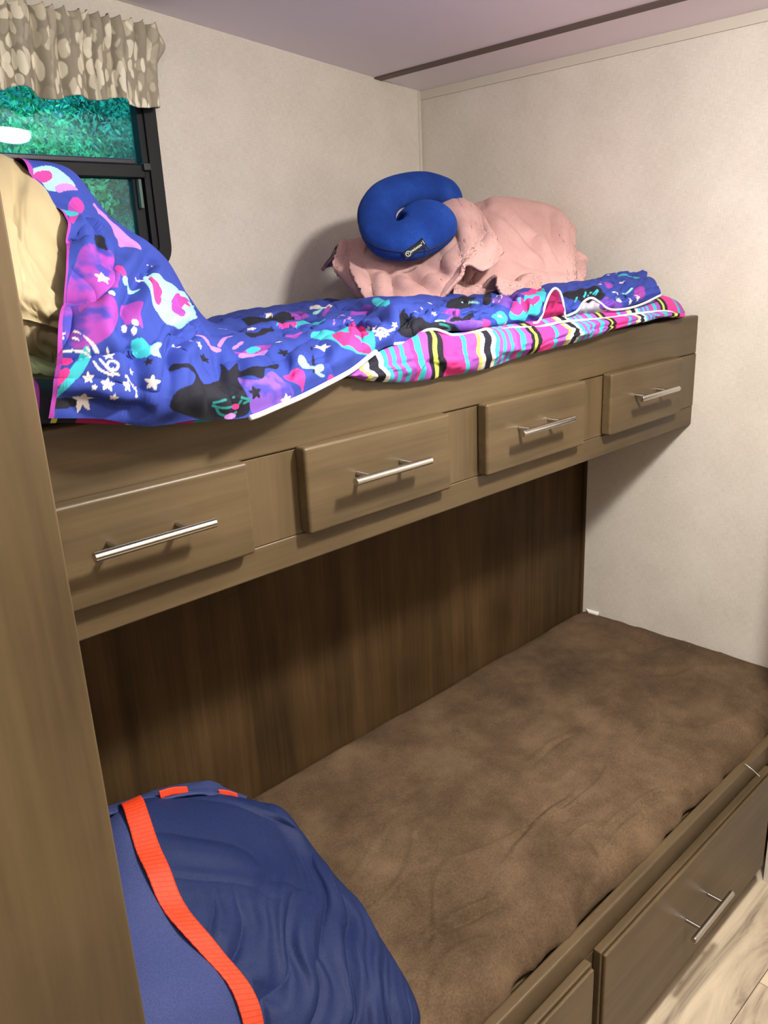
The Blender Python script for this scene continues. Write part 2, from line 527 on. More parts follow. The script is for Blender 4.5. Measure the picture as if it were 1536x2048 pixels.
hx_, hy_ = np.meshgrid(np.linspace(-14, 22, 90), np.linspace(14, 30, 50))
hz_ = -0.7 + np.clip((hy_ - 14) / 16, 0, 1) ** 0.7 * 13 + 0.9 * fbm(hx_ * 0.6, hy_ * 0.6, 300, 4)
mesh_obj('ground_hillside', np.stack([hx_, hy_, hz_], -1).reshape(-1, 3), grid_faces(50, 90), M['leaf_b'], smooth=True, kind='structure')
def tree(x, y, h, rad, nleaf, seed, mat, label, big=1.0):
    rng = np.random.default_rng(seed)
    t = thing('tree', (x, y, -0.65), label, 'tree', 'trees outside the window')
    pts = [(x, y, -0.65), (x + 0.05, y, -0.65 + h * 0.4), (x - 0.05, y + 0.05, -0.65 + h * 0.85)]
    V, F = tube_vf(pts, [0.16, 0.12, 0.03], 10, 12)
    mesh_obj('trunk', V, F, M['bark'], t, smooth=True)
    nc = 34
    cc = rng.normal(size=(nc, 3)); cc /= np.linalg.norm(cc, axis=1, keepdims=True)
    cc = cc * rng.uniform(0.35, 1.0, (nc, 1)) * np.array([rad, rad, h * 0.46]) + np.array([x, y, -0.65 + h * 0.55])
    k = rng.integers(0, nc, nleaf)
    d = rng.normal(size=(nleaf, 3)); d /= np.linalg.norm(d, axis=1, keepdims=True)
    C = cc[k] + d * (rng.uniform(0.25, 1.0, (nleaf, 1)) ** 0.5) * rad * 0.36
    a = rng.normal(size=(nleaf, 3)) + np.array([0, 0, -0.6]); a /= np.linalg.norm(a, axis=1, keepdims=True)
    b = np.cross(a, rng.normal(size=(nleaf, 3))); b /= np.linalg.norm(b, axis=1, keepdims=True)
    s = rng.uniform(0.016, 0.045, (nleaf, 1)) * big
    Vv = np.stack([C - a * s, C + b * s * 0.42 + a * s * 0.1, C + a * s, C - b * s * 0.42 + a * s * 0.1], 1).reshape(-1, 3)
    mesh_obj('crown', Vv, np.arange(nleaf * 4).reshape(-1, 4), mat, t, kind='stuff')
tree(0.3, 6.6, 6.0, 1.6, 52000, 1, M['leaf_a'], 'leafy mid green tree seen through the left part of the window')
tree(3.4, 7.4, 6.4, 1.7, 52000, 2, M['leaf_b'], 'deep green leafy tree seen through the middle of the window')
tree(6.6, 8.0, 6.4, 1.8, 45000, 3, M['leaf_a'], 'mid green leafy tree standing furthest right outside the window')
tree(2.0, 11.0, 8.5, 2.3, 26000, 5, M['leaf_b'], 'tall dark green tree in the distance left of a broader one', 3.6)
tree(6.8, 12.5, 9.0, 2.6, 26000, 8, M['leaf_b'], 'tall broad dark green tree in the far distance', 3.8)
tree(-2.6, 8.5, 7.0, 1.9, 20000, 9, M['leaf_b'], 'deep green tree standing furthest left outside the window', 3.2)

# ------------------------------------------------------------------ valance
def valance():
    t = thing('valance', (-1.22, 0, 1.79), 'gathered taupe and cream leaf print valance above the window', 'valance')
    nu, nv = 900, 60
    u = np.linspace(0, 1, nu)[None, :]; v = np.linspace(0, 1, nv)[:, None]
    xs = -1.66 + u * (0.80)
    # straight run then a short return to the wall at the right end
    run = 0.80
    x = np.minimum(xs, -0.862 + 0 * xs)
    ph = 2 * np.pi * (u * 30 + 0.55 * vn(u * 11, 0 * u, 41) + 0.25 * vn(u * 31, 0 * u, 42))
    ph2 = 2 * np.pi * (u * 13 + 0.8 * vn(u * 7, 0 * u, 43))
    top = np.clip((0.36 - v) / 0.36, 0, 1)
    amp1 = 0.009 * (0.2 + 0.8 * top); amp2 = 0.011 * np.clip(0.2 + v * 1.2, 0, 1)
    y = -0.062 - 0.012 * np.sin(np.pi * np.clip(v / 0.42, 0, 1)) + amp1 * np.sin(ph) + amp2 * np.sin(ph2 + v * 0.8)
    z = 1.945 - v * (0.160 + 0.006 * np.sin(ph2 * 0.5) + 0.006 * vn(u * 9, 0 * u, 47)) + (1 - v) ** 3 * 0.006 * np.sin(ph * 1.0 + 1)
    x = -1.66 + u * 0.80 + amp1 * 0.6 * np.cos(ph) - v * 0.012 * np.clip((u - 0.8) / 0.2, 0, 1)
    e = np.clip((u - 0.945) / 0.055, 0, 1)
    y = y * (1 - e ** 2 * 0.80) 
    x = x - 0.020 * e ** 2 * (1 - np.exp(-((v - 0.20) / 0.18) ** 2)) + 0.012 * e * np.exp(-((v - 0.18) / 0.16) ** 2)
    z = z - 0.012 * e ** 2 * (1 - v)
    S = np.stack(np.broadcast_arrays(x, y, z), -1)
    mt, nt, bs = new_mat('leaf_print_fabric')
    # print follows the cloth: use stored cloth coordinates
    uvx = (np.broadcast_to(u, (nv, nu)) * 1.25); uvz = np.broadcast_to(v * 0.17, (nv, nu))
    at = N(nt, 'ShaderNodeAttribute'); at.attribute_name = 'print'
    mp = N(nt, 'ShaderNodeMapping'); mp.inputs['Scale'].default_value = (54, 31, 1); mp.inputs['Rotation'].default_value = (0, 0, 0.25)
    dn = N(nt, 'ShaderNodeTexNoise', i_Scale=26.0, i_Detail=1.0)
    nt.links.new(at.outputs['Color'], dn.inputs['Vector'])
    ds = N(nt, 'ShaderNodeVectorMath', operation='MULTIPLY_ADD'); ds.inputs[1].default_value = (0.022, 0.03, 0)
    nt.links.new(dn.outputs['Color'], ds.inputs[0]); nt.links.new(at.outputs['Color'], ds.inputs[2])
    nt.links.new(ds.outputs[0], mp.inputs[0])
    vo = N(nt, 'ShaderNodeTexVoronoi', feature='DISTANCE_TO_EDGE'); vo.inputs['Scale'].default_value = 1.0
    vc = N(nt, 'ShaderNodeTexVoronoi', feature='F1'); vc.inputs['Scale'].default_value = 1.0
    for q in (vo, vc): nt.links.new(mp.outputs[0], q.inputs['Vector'])
    edge = ramp(nt, vc.outputs['Distance'], [(0.48, (1, 1, 1)), (0.58, (0, 0, 0))])
    sp = N(nt, 'ShaderNodeSeparateColor'); nt.links.new(vc.outputs['Color'], sp.inputs[0])
    cell = ramp(nt, sp.outputs[0], [(0.25, lin(176, 166, 146)), (0.42, lin(206, 196, 172)), (0.62, lin(236, 228, 206))])
    mx = N(nt, 'ShaderNodeMix', data_type='RGBA')
    nt.links.new(edge, mx.inputs[0]); mx.inputs[6].default_value = (*lin(158, 148, 130), 1); nt.links.new(cell, mx.inputs[7])
    nt.links.new(mx.outputs[2], bs.inputs['Base Color'])
    bs.inputs['Roughness'].default_value = 0.85
    cols = np.stack([uvx, uvz, np.zeros_like(uvx)], -1).reshape(-1, 3)
    o = mesh_obj('gathered_fabric', S.reshape(-1, 3), grid_faces(nv, nu), mt, t, smooth=True, colors=cols)
    s = o.modifiers.new('thickness', 'SOLIDIFY'); s.thickness = 0.0016
    V, F = multi([cyl_vf((-1.66, -0.055, 1.915), (-0.882, -0.055, 1.915), 0.006), cyl_vf((-0.888, -0.055, 1.915), (-0.888, 0.0, 1.915), 0.005)])
    mesh_obj('curtain_rod', V, F, M['white'], t)
valance()

# ------------------------------------------------------------------ left end panel and bunk back panel
box('wall_partition', -2.35, -1.709, -1.252, 0.0, 0.0, 2.055, M['wood_z'], bevel=0.002, kind='structure')
bpn = box('wall_bunk_back', -1.709, 0.0, -0.597, -0.582, 0.30, 1.013, M['wood_shaded'], kind='structure')
box('trim_4', -0.011, 0.0, -0.606, -0.597, 0.40, 1.013, M['wood_shaded'], bevel=0.002, kind='structure')

# ------------------------------------------------------------------ handles
def handle_vf(xc, z, y0, length=0.162, cc=0.092, off=0.034, r=0.006):
    yb = y0 - off
    return multi([cyl_vf((xc - length / 2, yb, z), (xc + length / 2, yb, z), r, 20),
                  cyl_vf((xc - cc / 2, y0, z), (xc - cc / 2, yb, z), r * 0.72, 14),
                  cyl_vf((xc + cc / 2, y0, z), (xc + cc / 2, yb, z), r * 0.72, 14)])

def drawer(parent, x0, x1, z0, z1, yf, hx, hz, label):
    th = 0.024
    d = box('drawer', x0, x1, yf - th, yf, z0, z1, M['wood_x'], parent, bevel=0.0055, seg=3)
    d['label'] = label
    V, F = handle_vf(hx, hz, yf - th)
    hnd = mesh_obj('handle', V, F, M['steel'], d)
    b = hnd.modifiers.new('bevel', 'BEVEL'); b.width = 0.0012; b.segments = 2; b.limit_method = 'ANGLE'
    hnd.data.shade_smooth(); b.harden_normals = True
    return d

# ------------------------------------------------------------------ upper bunk with four drawers
YU = -0.8975
ZT, ZS, ZB = 1.2792, 1.1882, 1.0136
ub = thing('upper_bunk', (-0.85, YU, ZB), 'brown wood upper bunk cabinet with four drawers under the comforter', 'bunk bed')
xs0, xs1 = -1.709, -0.0005
box('body', xs0, xs1, YU + 0.018, -0.001, ZB + 0.012, 1.245, M['wood_x'], ub)
box('top_rail', xs0, xs1, YU, YU + 0.02, ZS + 0.0006, ZT, M['wood_x'], ub, bevel=0.004)
box('bottom_rail', xs0, xs1, YU, YU + 0.018, ZB, 1.0605, M['wood_x'], ub, bevel=0.0035)
DW, DG, DX = 0.3110, 0.0953, -0.1085
DZT, DZB = 1.1935, 1.0625
edges = []
for i in range(4):
    xr = DX - i * (DW + DG)
    edges.append((xr - DW, xr))
st = [(xs1 - 0.0, edges[0][1] - 0.012)] + [(edges[i][0] + 0.012, edges[i + 1][1] - 0.012) for i in range(3)] + [(edges[3][0] + 0.012, xs0)]
for a, b in st:
    box('stile', b, a, YU + 0.0002, YU + 0.018, 1.061, ZS, M['wood_z'], ub, bevel=0.0006)
hxs = [-0.276, -0.688, -1.088, -1.488]
for i, (a, b) in enumerate(edges):
    drawer(ub, a, b, DZB, DZT, YU, hxs[i], 1.1355,
           ['drawer nearest the right wall', 'second drawer from the right wall', 'third drawer from the right wall', 'drawer beside the left end panel'][i])

# ------------------------------------------------------------------ lower bunk base
YL = -1.2509
lb = thing('lower_bunk', (-0.85, YL, 0.0), 'brown wood lower bunk base with drawers above the plank floor', 'bunk bed')
box('body', -1.709, -0.0005, YL + 0.03, -0.60, 0.045, 0.355, M['wood_x'], lb)
box('front_rail', -1.709, -0.0005, YL, YL + 0.02, 0.318, 0.3727, M['wood_x'], lb, bevel=0.004)
box('bottom_rail', -1.709, -0.0005, YL, YL + 0.02, 0.040, 0.080, M['wood_x'], lb, bevel=0.003)
box('toe_kick', -1.709, -0.0005, YL + 0.05, YL + 0.06, 0.0, 0.045, M['toe_shade'], lb)
for a, b in ((-0.235, -0.0005), (-1.005, -0.935), (-1.709, -1.67)):
    box('stile', a, b, YL, YL + 0.02, 0.08, 0.318, M['wood_z'], lb)
def low_drawer(x0, x1, hx, label):
    d = box('drawer', x0, x1, YL - 0.016, YL, 0.062, 0.326, M['wood_x'], lb, bevel=0.003)
    d['label'] = label
    box('raised_face', x0 + 0.004, x1 - 0.004, YL - 0.023, YL - 0.0155, 0.066, 0.321, M['wood_x'], d, bevel=0.003)
    V, F = handle_vf(hx, 0.187, YL - 0.023, 0.165)
    hnd = mesh_obj('handle', V, F, M['steel'], d)
    b = hnd.modifiers.new('bevel', 'BEVEL'); b.width = 0.0012; b.segments = 2; b.limit_method = 'ANGLE'
    hnd.data.shade_smooth(); b.harden_normals = True
low_drawer(-0.957, -0.262, -0.61, 'wide lower drawer with a nickel bar handle')
low_drawer(-1.665, -0.983, -1.325, 'lower drawer beside the left end panel')
# a wisp of lint caught on the rail
V, F = tube_vf([WZ(1490, 1528, 0.374), WZ(1502, 1537, 0.377), W(1512, 1546, -1.256), W(1522, 1556, -1.262)], 0.0009, 5, 20)
tag(mesh_obj('lint_strand', V, F, M['white'], smooth=True), 'thin white strand of lint on the lower front rail', 'lint')

# ------------------------------------------------------------------ lower mattress under a brown plush cover
def plush(name, c1, c2, c3, sheen, scale=260.0):
    mt, nt, bs = new_mat(name)
    n1 = N(nt, 'ShaderNodeTexNoise', i_Scale=9.0, i_Detail=4.0, i_Roughness=0.6)
    n2 = N(nt, 'ShaderNodeTexNoise', i_Scale=scale, i_Detail=3.0, i_Roughness=0.7)
    for n in (n1, n2): nt.links.new(coords(nt, (1, 1, 1)), n.inputs['Vector'])
    mx = N(nt, 'ShaderNodeMix', data_type='FLOAT'); mx.inputs[0].default_value = 0.4
    nt.links.new(n1.outputs[0], mx.inputs[2]); nt.links.new(n2.outputs[0], mx.inputs[3])
    nt.links.new(ramp(nt, mx.outputs[0], [(0.34, c1), (0.5, c2), (0.64, c3)]), bs.inputs['Base Color'])
    bs.inputs['Roughness'].default_value = 0.95
    bs.inputs['Specular IOR Level'].default_value = 0.1
    bs.inputs['Sheen Weight'].default_value = sheen
    bs.inputs['Sheen Roughness'].default_value = 0.5
    bs.inputs['Sheen Tint'].default_value = (*c3, 1)
    bump(nt, bs, n2.outputs[0], 0.5, 0.0022)
    return mt
M['plush'] = plush('brown_plush', lin(64, 51, 38), lin(86, 69, 52), lin(106, 87, 67), 0.2)

def lower_mattress():
    t = thing('mattress', (-0.85, -0.93, 0.36), 'thin lower bunk mattress in a wrinkled brown plush cover', 'mattress')
    ZL = 0.4226
    nx, ny = 560, 220
    x = np.linspace(-1.705, -0.003, nx)[None, :]; s = np.linspace(0, 1, ny)[:, None]
    yb, yf = -0.599, -1.232 + 0.010 * vn(x * 9, 0 * x, 61) + 0.006 * vn(x * 24, 0 * x, 62)
    y = yb + (yf - yb) * s
    X = np.broadcast_to(x, (ny, nx)).copy(); Y = y.copy()
    Zz = np.full((ny, nx), ZL)
    # soft roll-off along the front edge
    df = (Y - yf)
    Zz -= 0.046 * np.exp(-np.clip(df, 0, 1) / 0.016) + 0.010 * np.exp(-df / 0.07)
    db = (yb - Y)
    Zz -= 0.012 * np.exp(-np.clip(db, 0, 1) / 0.012)
    Zz += 0.003 * vn(X * 7, Y * 7, 63) + 0.0016 * vn(X * 22, Y * 30, 64)
    fr = np.clip((-0.75 - Y) / 0.4, 0, 1)
    wv = vn(X * 6 + 1.3 * vn(X * 3, Y * 3, 66), Y * 11 + 1.1 * vn(X * 4, Y * 4, 67), 65)
    Zz += fr * 0.0050 * (np.exp(-(wv / 0.10) ** 2)) * (0.5 + 0.5 * vn(X * 4, Y * 4, 68))
    # single creases seen in the cover
    def crease(pix, depth, wd):
        P = catmull(np.array([WZ(px, py, ZL)[:2] for px, py in pix]), 30)
        x0, x1, y0, y1 = P[:, 0].min() - .05, P[:, 0].max() + .05, P[:, 1].min() - .05, P[:, 1].max() + .05
        msk = (X > x0) & (X < x1) & (Y > y0) & (Y < y1)
        q = np.stack([X[msk], Y[msk]], 1)
        dd = q[:, None] - P[None]
        D = np.sqrt((dd ** 2).sum(-1)); k = D.argmin(1)
        dm = D[np.arange(len(q)), k]
        taper = np.sin(np.pi * np.clip((k + 1) / 31, 0, 1)) ** 0.6
        side = dd[np.arange(len(q)), k]
        tg = np.gradient(P, axis=0)[k]
        sg = np.sign(tg[:, 0] * side[:, 1] - tg[:, 1] * side[:, 0])
        Zz[msk] += taper * (-depth * np.exp(-(dm / wd) ** 2) + depth * 0.9 * np.exp(-((sg * dm - 1.7 * wd) / (1.3 * wd)) ** 2))
    for pix, dp, wd in [([(1285, 1606), (1320, 1588), (1375, 1566)], 0.007, 0.006), ([(905, 1850), (950, 1828), (1012, 1804)], 0.008, 0.007),
                        ([(1140, 1585), (1090, 1618), (1040, 1670), (1000, 1725)], 0.005, 0.006), ([(845, 1885), (870, 1862), (905, 1850)], 0.004, 0.005),
                        ([(1155, 1668), (1180, 1690), (1195, 1715), (1190, 1740)], 0.004, 0.005), ([(1050, 1862), (1075, 1885), (1105, 1898)], 0.005, 0.005),
                        ([(880, 1940), (930, 1900), (980, 1880), (1030, 1860)], 0.004, 0.006), ([(1060, 1530), (1110, 1490), (1150, 1470)], 0.003, 0.006),
                        ([(1200, 1690), (1240, 1640), (1290, 1606)], 0.004, 0.006), ([(1300, 1300), (1345, 1290), (1390, 1310)], 0.003, 0.006),
                        ([(870, 2000), (880, 1960), (900, 1935)], 0.004, 0.005), ([(1150, 1790), (1180, 1740), (1215, 1700), (1245, 1660)], 0.004, 0.006)]:
        crease(pix, dp, wd)
    S = np.stack([X, Y, Zz], -1)
    S = np.concatenate([S, np.stack([X[-1], Y[-1] + 0.006, np.full(nx, 0.357)], -1)[None]], 0)
    S = np.concatenate([np.stack([X[0], Y[0], np.full(nx, 0.357)], -1)[None], S], 0)
    mesh_obj('plush_cover', S.reshape(-1, 3), grid_faces(*S.shape[:2], flip=True), M['plush'], t, smooth=True)
    box('mattress_core', -1.70, -0.01, -1.19, -0.605, 0.356, 0.385, plain('foam', lin(200, 180, 140), 0.9), t)
lower_mattress()
# scrap of white paper in the corner of the lower bunk
a = np.array([WZ(1172, 1217, 0.428), WZ(1198, 1224, 0.430), WZ(1196, 1229, 0.426), WZ(1176, 1223, 0.425)])
V = np.concatenate([a, a + np.array([0, 0, -0.004])])
tag(mesh_obj('paper_scrap', V, [(0, 1, 2, 3), (7, 6, 5, 4), (0, 4, 5, 1), (1, 5, 6, 2), (2, 6, 7, 3), (3, 7, 4, 0)], M['white']), 'small white paper scrap in the far corner of the lower bunk', 'paper')

# ------------------------------------------------------------------ upper mattress
box('upper_mattress', -1.70, -0.03, -0.872, -0.012, 1.246, 1.296, plain('dark_mattress_ticking', lin(40, 38, 44), 0.9), bevel=0.012)
tag(bpy.data.objects['upper_mattress'], 'thin dark mattress under the comforter on the upper bunk', 'mattress')

# ------------------------------------------------------------------ fabric with a print held in a colour attribute
def print_mat(name, rough=0.75, sheen=0.1):
    mt, nt, bs = new_mat(name)
    at = N(nt, 'ShaderNodeAttribute'); at.attribute_name = 'print'
    nt.links.new(at.outputs['Color'], bs.inputs['Base Color'])
    bs.inputs['Roughness'].default_value = rough
    bs.inputs['Specular IOR Level'].default_value = 0.25
    bs.inputs['Sheen Weight'].default_value = sheen
    n2 = N(nt, 'ShaderNodeTexNoise', i_Scale=180.0, i_Detail=2.0)
    nt.links.new(coords(nt, (1, 1, 1)), n2.inputs['Vector'])
    bump(nt, bs, n2.outputs[0], 0.15, 0.001)
    return mt
M['print'] = print_mat('printed_microfibre', 0.8, 0.0)

C_BLUE = np.array(lin(47, 65, 150))
COL = {k: np.array(lin(*c)) for k, c in dict(
    white=(216, 208, 204), black=(26, 27, 38), purple=(96, 58, 160), magenta=(150, 62, 158), pink=(214, 58, 138), lav=(178, 122, 192),
    cyan=(56, 172, 184), mint=(148, 202, 194), teal=(36, 122, 122), yellow=(186, 194, 86), crimson=(150, 26, 88), grey=(166, 162, 176), lilac=(120, 82, 178), haze=(66, 62, 160)).items()}

def inpoly(px, py, poly):
    ins = np.zeros(px.shape, bool)
    n = len(poly)
    for i in range(n):
        x1, y1 = poly[i]; x2, y2 = poly[(i + 1) % n]
        if y1 == y2: continue
        c = ((y1 > py) != (y2 > py)) & (px < (x2 - x1) * (py - y1) / (y2 - y1) + x1)
        ins ^= c
    return ins

class Print:
    """a print laid out on a cloth grid S (nv, nu, 3)"""
    def __init__(self, S):
        self.S = S
        self.nv, self.nu = S.shape[:2]
        d = S - CAM
        wv = d @ FWD
        self.qx = 768 + FPX * (d @ RIGHT) / wv
        self.qy = 1024 - FPX * (d @ UP) / wv
        self.dist = wv
        n = normals(S)
        self.face = np.abs((n * d).sum(-1))
        self.U, self.V = np.meshgrid(np.arange(self.nu), np.arange(self.nv))
        self.c = np.zeros((self.nv, self.nu, 3))
    def find(self, px, py):
        """cloth row and column of a spot of the cloth"""
        e = (self.qx - px) ** 2 + (self.qy - py) ** 2
        e = e + (self.dist - self.dist.min()) * 60
        k = int(e.argmin())
        return k // self.nu, k % self.nu
    def local(self, px, py, rad):
        r, c = self.find(px, py)
        P = self.S[r, c]
        r0, r1 = max(r - 1, 0), min(r + 1, self.nv - 1); c0, c1 = max(c - 1, 0), min(c + 1, self.nu - 1)
        tu = self.S[r, c1] - self.S[r, c0]; tu /= np.linalg.norm(tu)
        tv = self.S[r0, c] - self.S[r1, c]; tv *= -1; tv = tv - tu * (tv @ tu); tv /= np.linalg.norm(tv)
        d = self.S - P
        a, b = d @ tu, d @ tv
        near = (d ** 2).sum(-1) < (rad * 1.3) ** 2
        return a, b, near
    def star(self, px, py, rad, col='white', rot=0.0, squash=1.0):
        a, b, near = self.local(px, py, rad)
        b = b / squash
        ang = np.arctan2(a, b) + rot
        k = np.abs(((ang / (2 * np.pi / 5)) + 0.5) % 1 - 0.5) * 2
        lim = rad * (1 - 0.56 * k ** 0.8)
        self.c[near & (np.hypot(a, b) < lim)] = COL[col]
    def dot(self, px, py, rx, ry, col, rot=0.0):
        a, b, near = self.local(px, py, max(rx, ry))
        ca, sa = math.cos(rot), math.sin(rot)
        x, y = a * ca + b * sa, -a * sa + b * ca
        self.c[near & ((x / rx) ** 2 + (y / ry) ** 2 < 1)] = COL[col]
    def heart(self, px, py, s, col, rot=0.0):
        a, b, near = self.local(px, py, s * 1.6)
        ca, sa = math.cos(rot), math.sin(rot)
        x, y = (a * ca + b * sa) / s, (-a * sa + b * ca) / s
        self.c[near & ((x * x + y * y - 0.6) ** 3 - x * x * y ** 3 < 0)] = COL[col]
    def poly(self, pts, col, mottle=0.0, seed=0, col2=None):
        uv = [self.find(*p)[::-1] for p in pts]
        u = np.array(uv, float)
        # smooth outline
        n = len(u)
        ctrl = np.concatenate([u[-2:], u, u[:3]])
        sm = catmull(ctrl, (len(ctrl) - 1) * 6 + 1)[12:12 + n * 6]
        m = inpoly(self.U + 0.5, self.V + 0.5, [tuple(q) for q in sm])
        if mottle:
            f = np.clip(0.5 + mottle * fbm(self.S[..., 0] * 55, self.S[..., 2] * 55 + self.S[..., 1] * 20, 70 + seed, 3), 0, 1)[..., None]
            cc = COL[col] * (1 - f) + COL[col2] * f
            self.c[m] = cc[m]
        else:
            self.c[m] = COL[col]
    def stroke(self, pts, wd, col):
        P = np.array([self.S[self.find(*p)] for p in pts])
        P = catmull(P, 12 * len(P))
        lo, hi = P.min(0) - 0.02, P.max(0) + 0.02
        m = ((self.S > lo) & (self.S < hi)).all(-1)
        q = self.S[m]
        D = np.full(len(q), 9.0)
        for i in range(len(P)):
            D = np.minimum(D, np.linalg.norm(q - P[i], axis=1))
        idx = np.where(m)
        k = D < wd / 2
        self.c[idx[0][k], idx[1][k]] = COL[col]

# ------------------------------------------------------------------ comforter
cf = thing('comforter', (-0.85, -0.88, 1.28), 'crumpled blue printed comforter with striped reverse on the upper bunk', 'comforter')
CS = [
 [(96, 836, -.955), (111, 740, -.955), (121, 640, -.92), (132, 540, -.875), (128, 442, -.80), (80, 378, -.74), (28, 326, -.68), ('w', -1.46, -.45, 1.50)],
 [(205, 835, -.958), (212, 745, -.972), (215, 640, -.940), (208, 545, -.885), (190, 455, -.80), (160, 396, -.73), (132, 346, -.66), ('w', -1.36, -.42, 1.48)],
 [(300, 852, -.958), (305, 765, -.975), (303, 670, -.940), (285, 590, -.885), (262, 520, -.80), (240, 478, -.73), (218, 434, -.66), ('w', -1.25, -.42, 1.42)],
 [(390, 840, -.955), (392, 780, -.968), (388, 705, -.930), (376, 640, -.875), (356, 585, -.80), (343, 550, -.73), (330, 524, -.66), ('w', -1.15, -.42, 1.36)],
 [(440, 840, -.952), (447, 790, -.960), (446, 740, -.915), (434, 700, -.86), (420, 672, -.78), (406, 652, -.68), (396, 640, -.55), ('w', -1.0, -.25, 1.325)],
 [(520, 828, -.948), (530, 775, -.952), (535, 725, -.915), (524, 690, -.84), (495, 662, -.70), (465, 648, -.50), (440, 638, -.26), ('w', -.80, -.012, 1.316)],
 [(640, 774, -.932), (640, 735, -.938), (638, 700, -.905), (627, 672, -.82), (600, 648, -.66), (565, 628, -.45), (538, 614, -.22), ('w', -.60, -.012, 1.320)],
 [(748, 706, -.905), (745, 685, -.910), (738, 663, -.885), (725, 642, -.78), (702, 625, -.60), (672, 611, -.40), (645, 604, -.2), ('w', -.44, -.012, 1.325)],
 [(800, 682, -.897), (802, 655, -.905), (800, 630, -.875), (792, 610, -.79), (772, 600, -.68), (748, 598, -.52), (722, 600, -.3), ('w', -.35, -.03, 1.32)],
 [(880, 664, -.892), (880, 648, -.895), (880, 630, -.855), (882, 614, -.77), (882, 603, -.66), (880, 598, -.52), ('w', -.40, -.36, 1.315), ('w', -.28, -.05, 1.31)],
 [(985, 655, -.887), (985, 640, -.89), (985, 622, -.855), (985, 606, -.78), (985, 594, -.68), (983, 589, -.58), ('w', -.28, -.42, 1.31), ('w', -.18, -.05, 1.30)],
 [(1075, 642, -.885), (1078, 622, -.892), (1080, 605, -.855), (1080, 589, -.79), (1078, 578, -.72), (1075, 576, -.64), ('w', -.18, -.47, 1.31), ('w', -.11, -.05, 1.30)],
 [(1130, 632, -.882), (1132, 616, -.890), (1135, 600, -.855), (1138, 585, -.80), (1140, 573, -.74), (1138, 569, -.68), ('w', -.12, -.52, 1.31), ('w', -.08, -.05, 1.30)],
 [(1230, 620, -.885), (1232, 604, -.892), (1235, 585, -.865), (1238, 564, -.82), (1238, 549, -.77), (1236, 545, -.73), ('w', -.05, -.62, 1.31), ('w', -.04, -.05, 1.30)],
 [(1322, 590, -.885), (1320, 580, -.885), (1312, 570, -.86), (1303, 561, -.83), (1294, 554, -.80), (1284, 551, -.77), ('w', -.03, -.66, 1.31), ('w', -.03, -.05, 1.30)],
]
ctrl = np.array([[cp(e) for e in st_] for st_ in CS]).transpose(1, 0, 2)      # rows: front edge to back
nvc, nuc = 340, 1250
S = surf(ctrl, nvc, nuc)
nrm = normals(S)
if (nrm[nvc // 3, nuc // 2] @ np.array([0, -1, 1])) < 0: nrm = -nrm
uu = np.linspace(0, len(CS) - 1, nuc)[None, :]; vvv = np.linspace(0, 7, nvc)[:, None]
edge_fade = np.clip(vvv / 0.5, 0, 1)
su = np.concatenate([[0], np.cumsum(np.linalg.norm(np.diff(S, axis=1), axis=-1)[:nvc // 2].mean(0))])[None, :]
sv = np.concatenate([np.zeros((1, nuc)), np.cumsum(np.linalg.norm(np.diff(S, axis=0), axis=-1), axis=0)])
def puff(n): return np.sqrt(np.abs(n) + 0.01)
w1 = vn(su * 9 + 1.1 * vn(su * 5, sv * 5, 82), sv * 7 + 1.1 * vn(su * 5, sv * 5, 83), 81)
w2 = vn(su * 17 + 0.8 * vn(su * 9, sv * 9, 88), sv * 11, 84)
wr = 0.019 * (puff(w1) - 0.5) + 0.008 * (puff(w2) - 0.5) + 0.0014 * vn(su * 60, sv * 22, 85)
pucker = 0.0020 * np.sin(su * 150 + 2.5 * vn(su * 25, sv * 3, 87)) * np.exp(-((sv - 0.028) / 0.03) ** 2)
edge_fade = np.clip(sv / 0.035, 0, 1)
S = S + nrm * ((wr + pucker) * edge_fade)[..., None]
pr = Print(S)
CR = [([(300, 510), (285, 545), (265, 580), (250, 620), (246, 660)], .013), ([(246, 660), (262, 700), (275, 750), (278, 810)], .009), ([(402, 655), (372, 665), (347, 690), (335, 722)], .012),
      ([(347, 690), (340, 740), (335, 800)], .007), ([(435, 705), (441, 740), (452, 785)], .008), ([(470, 712), (476, 745), (478, 775)], .007), ([(560, 700), (574, 730), (580, 765)], .006),
      ([(806, 612), (809, 640), (798, 668)], .014), ([(650, 652), (690, 648), (740, 660)], .009), ([(520, 652), (580, 656), (640, 648)], .008), ([(440, 641), (540, 632), (620, 628)], .007),
      ([(1020, 600), (1050, 614), (1060, 640)], .012), ([(850, 622), (920, 630), (1000, 624)], .011), ([(900, 612), (940, 606), (975, 610)], .009), ([(1240, 558), (1252, 580), (1238, 602)], .009), ([(1180, 575), (1190, 592), (1210, 602)], .008),
      ([(180, 440), (200, 470), (205, 520)], .009), ([(140, 480), (175, 466), (210, 492)], .008), ([(120, 800), (200, 812), (300, 825)], .008)]
S = press(S, [([S[pr.find(*p)] for p in pts], dp) for pts, dp in CR], CAM, 0.009)
S[..., 1] = np.minimum(S[..., 1], -0.006)
S[..., 0] = np.minimum(S[..., 0], -0.012)
pr = Print(S)
base = C_BLUE * (1 + 0 * S)
pr.c[:] = base
COLS_DONE = True
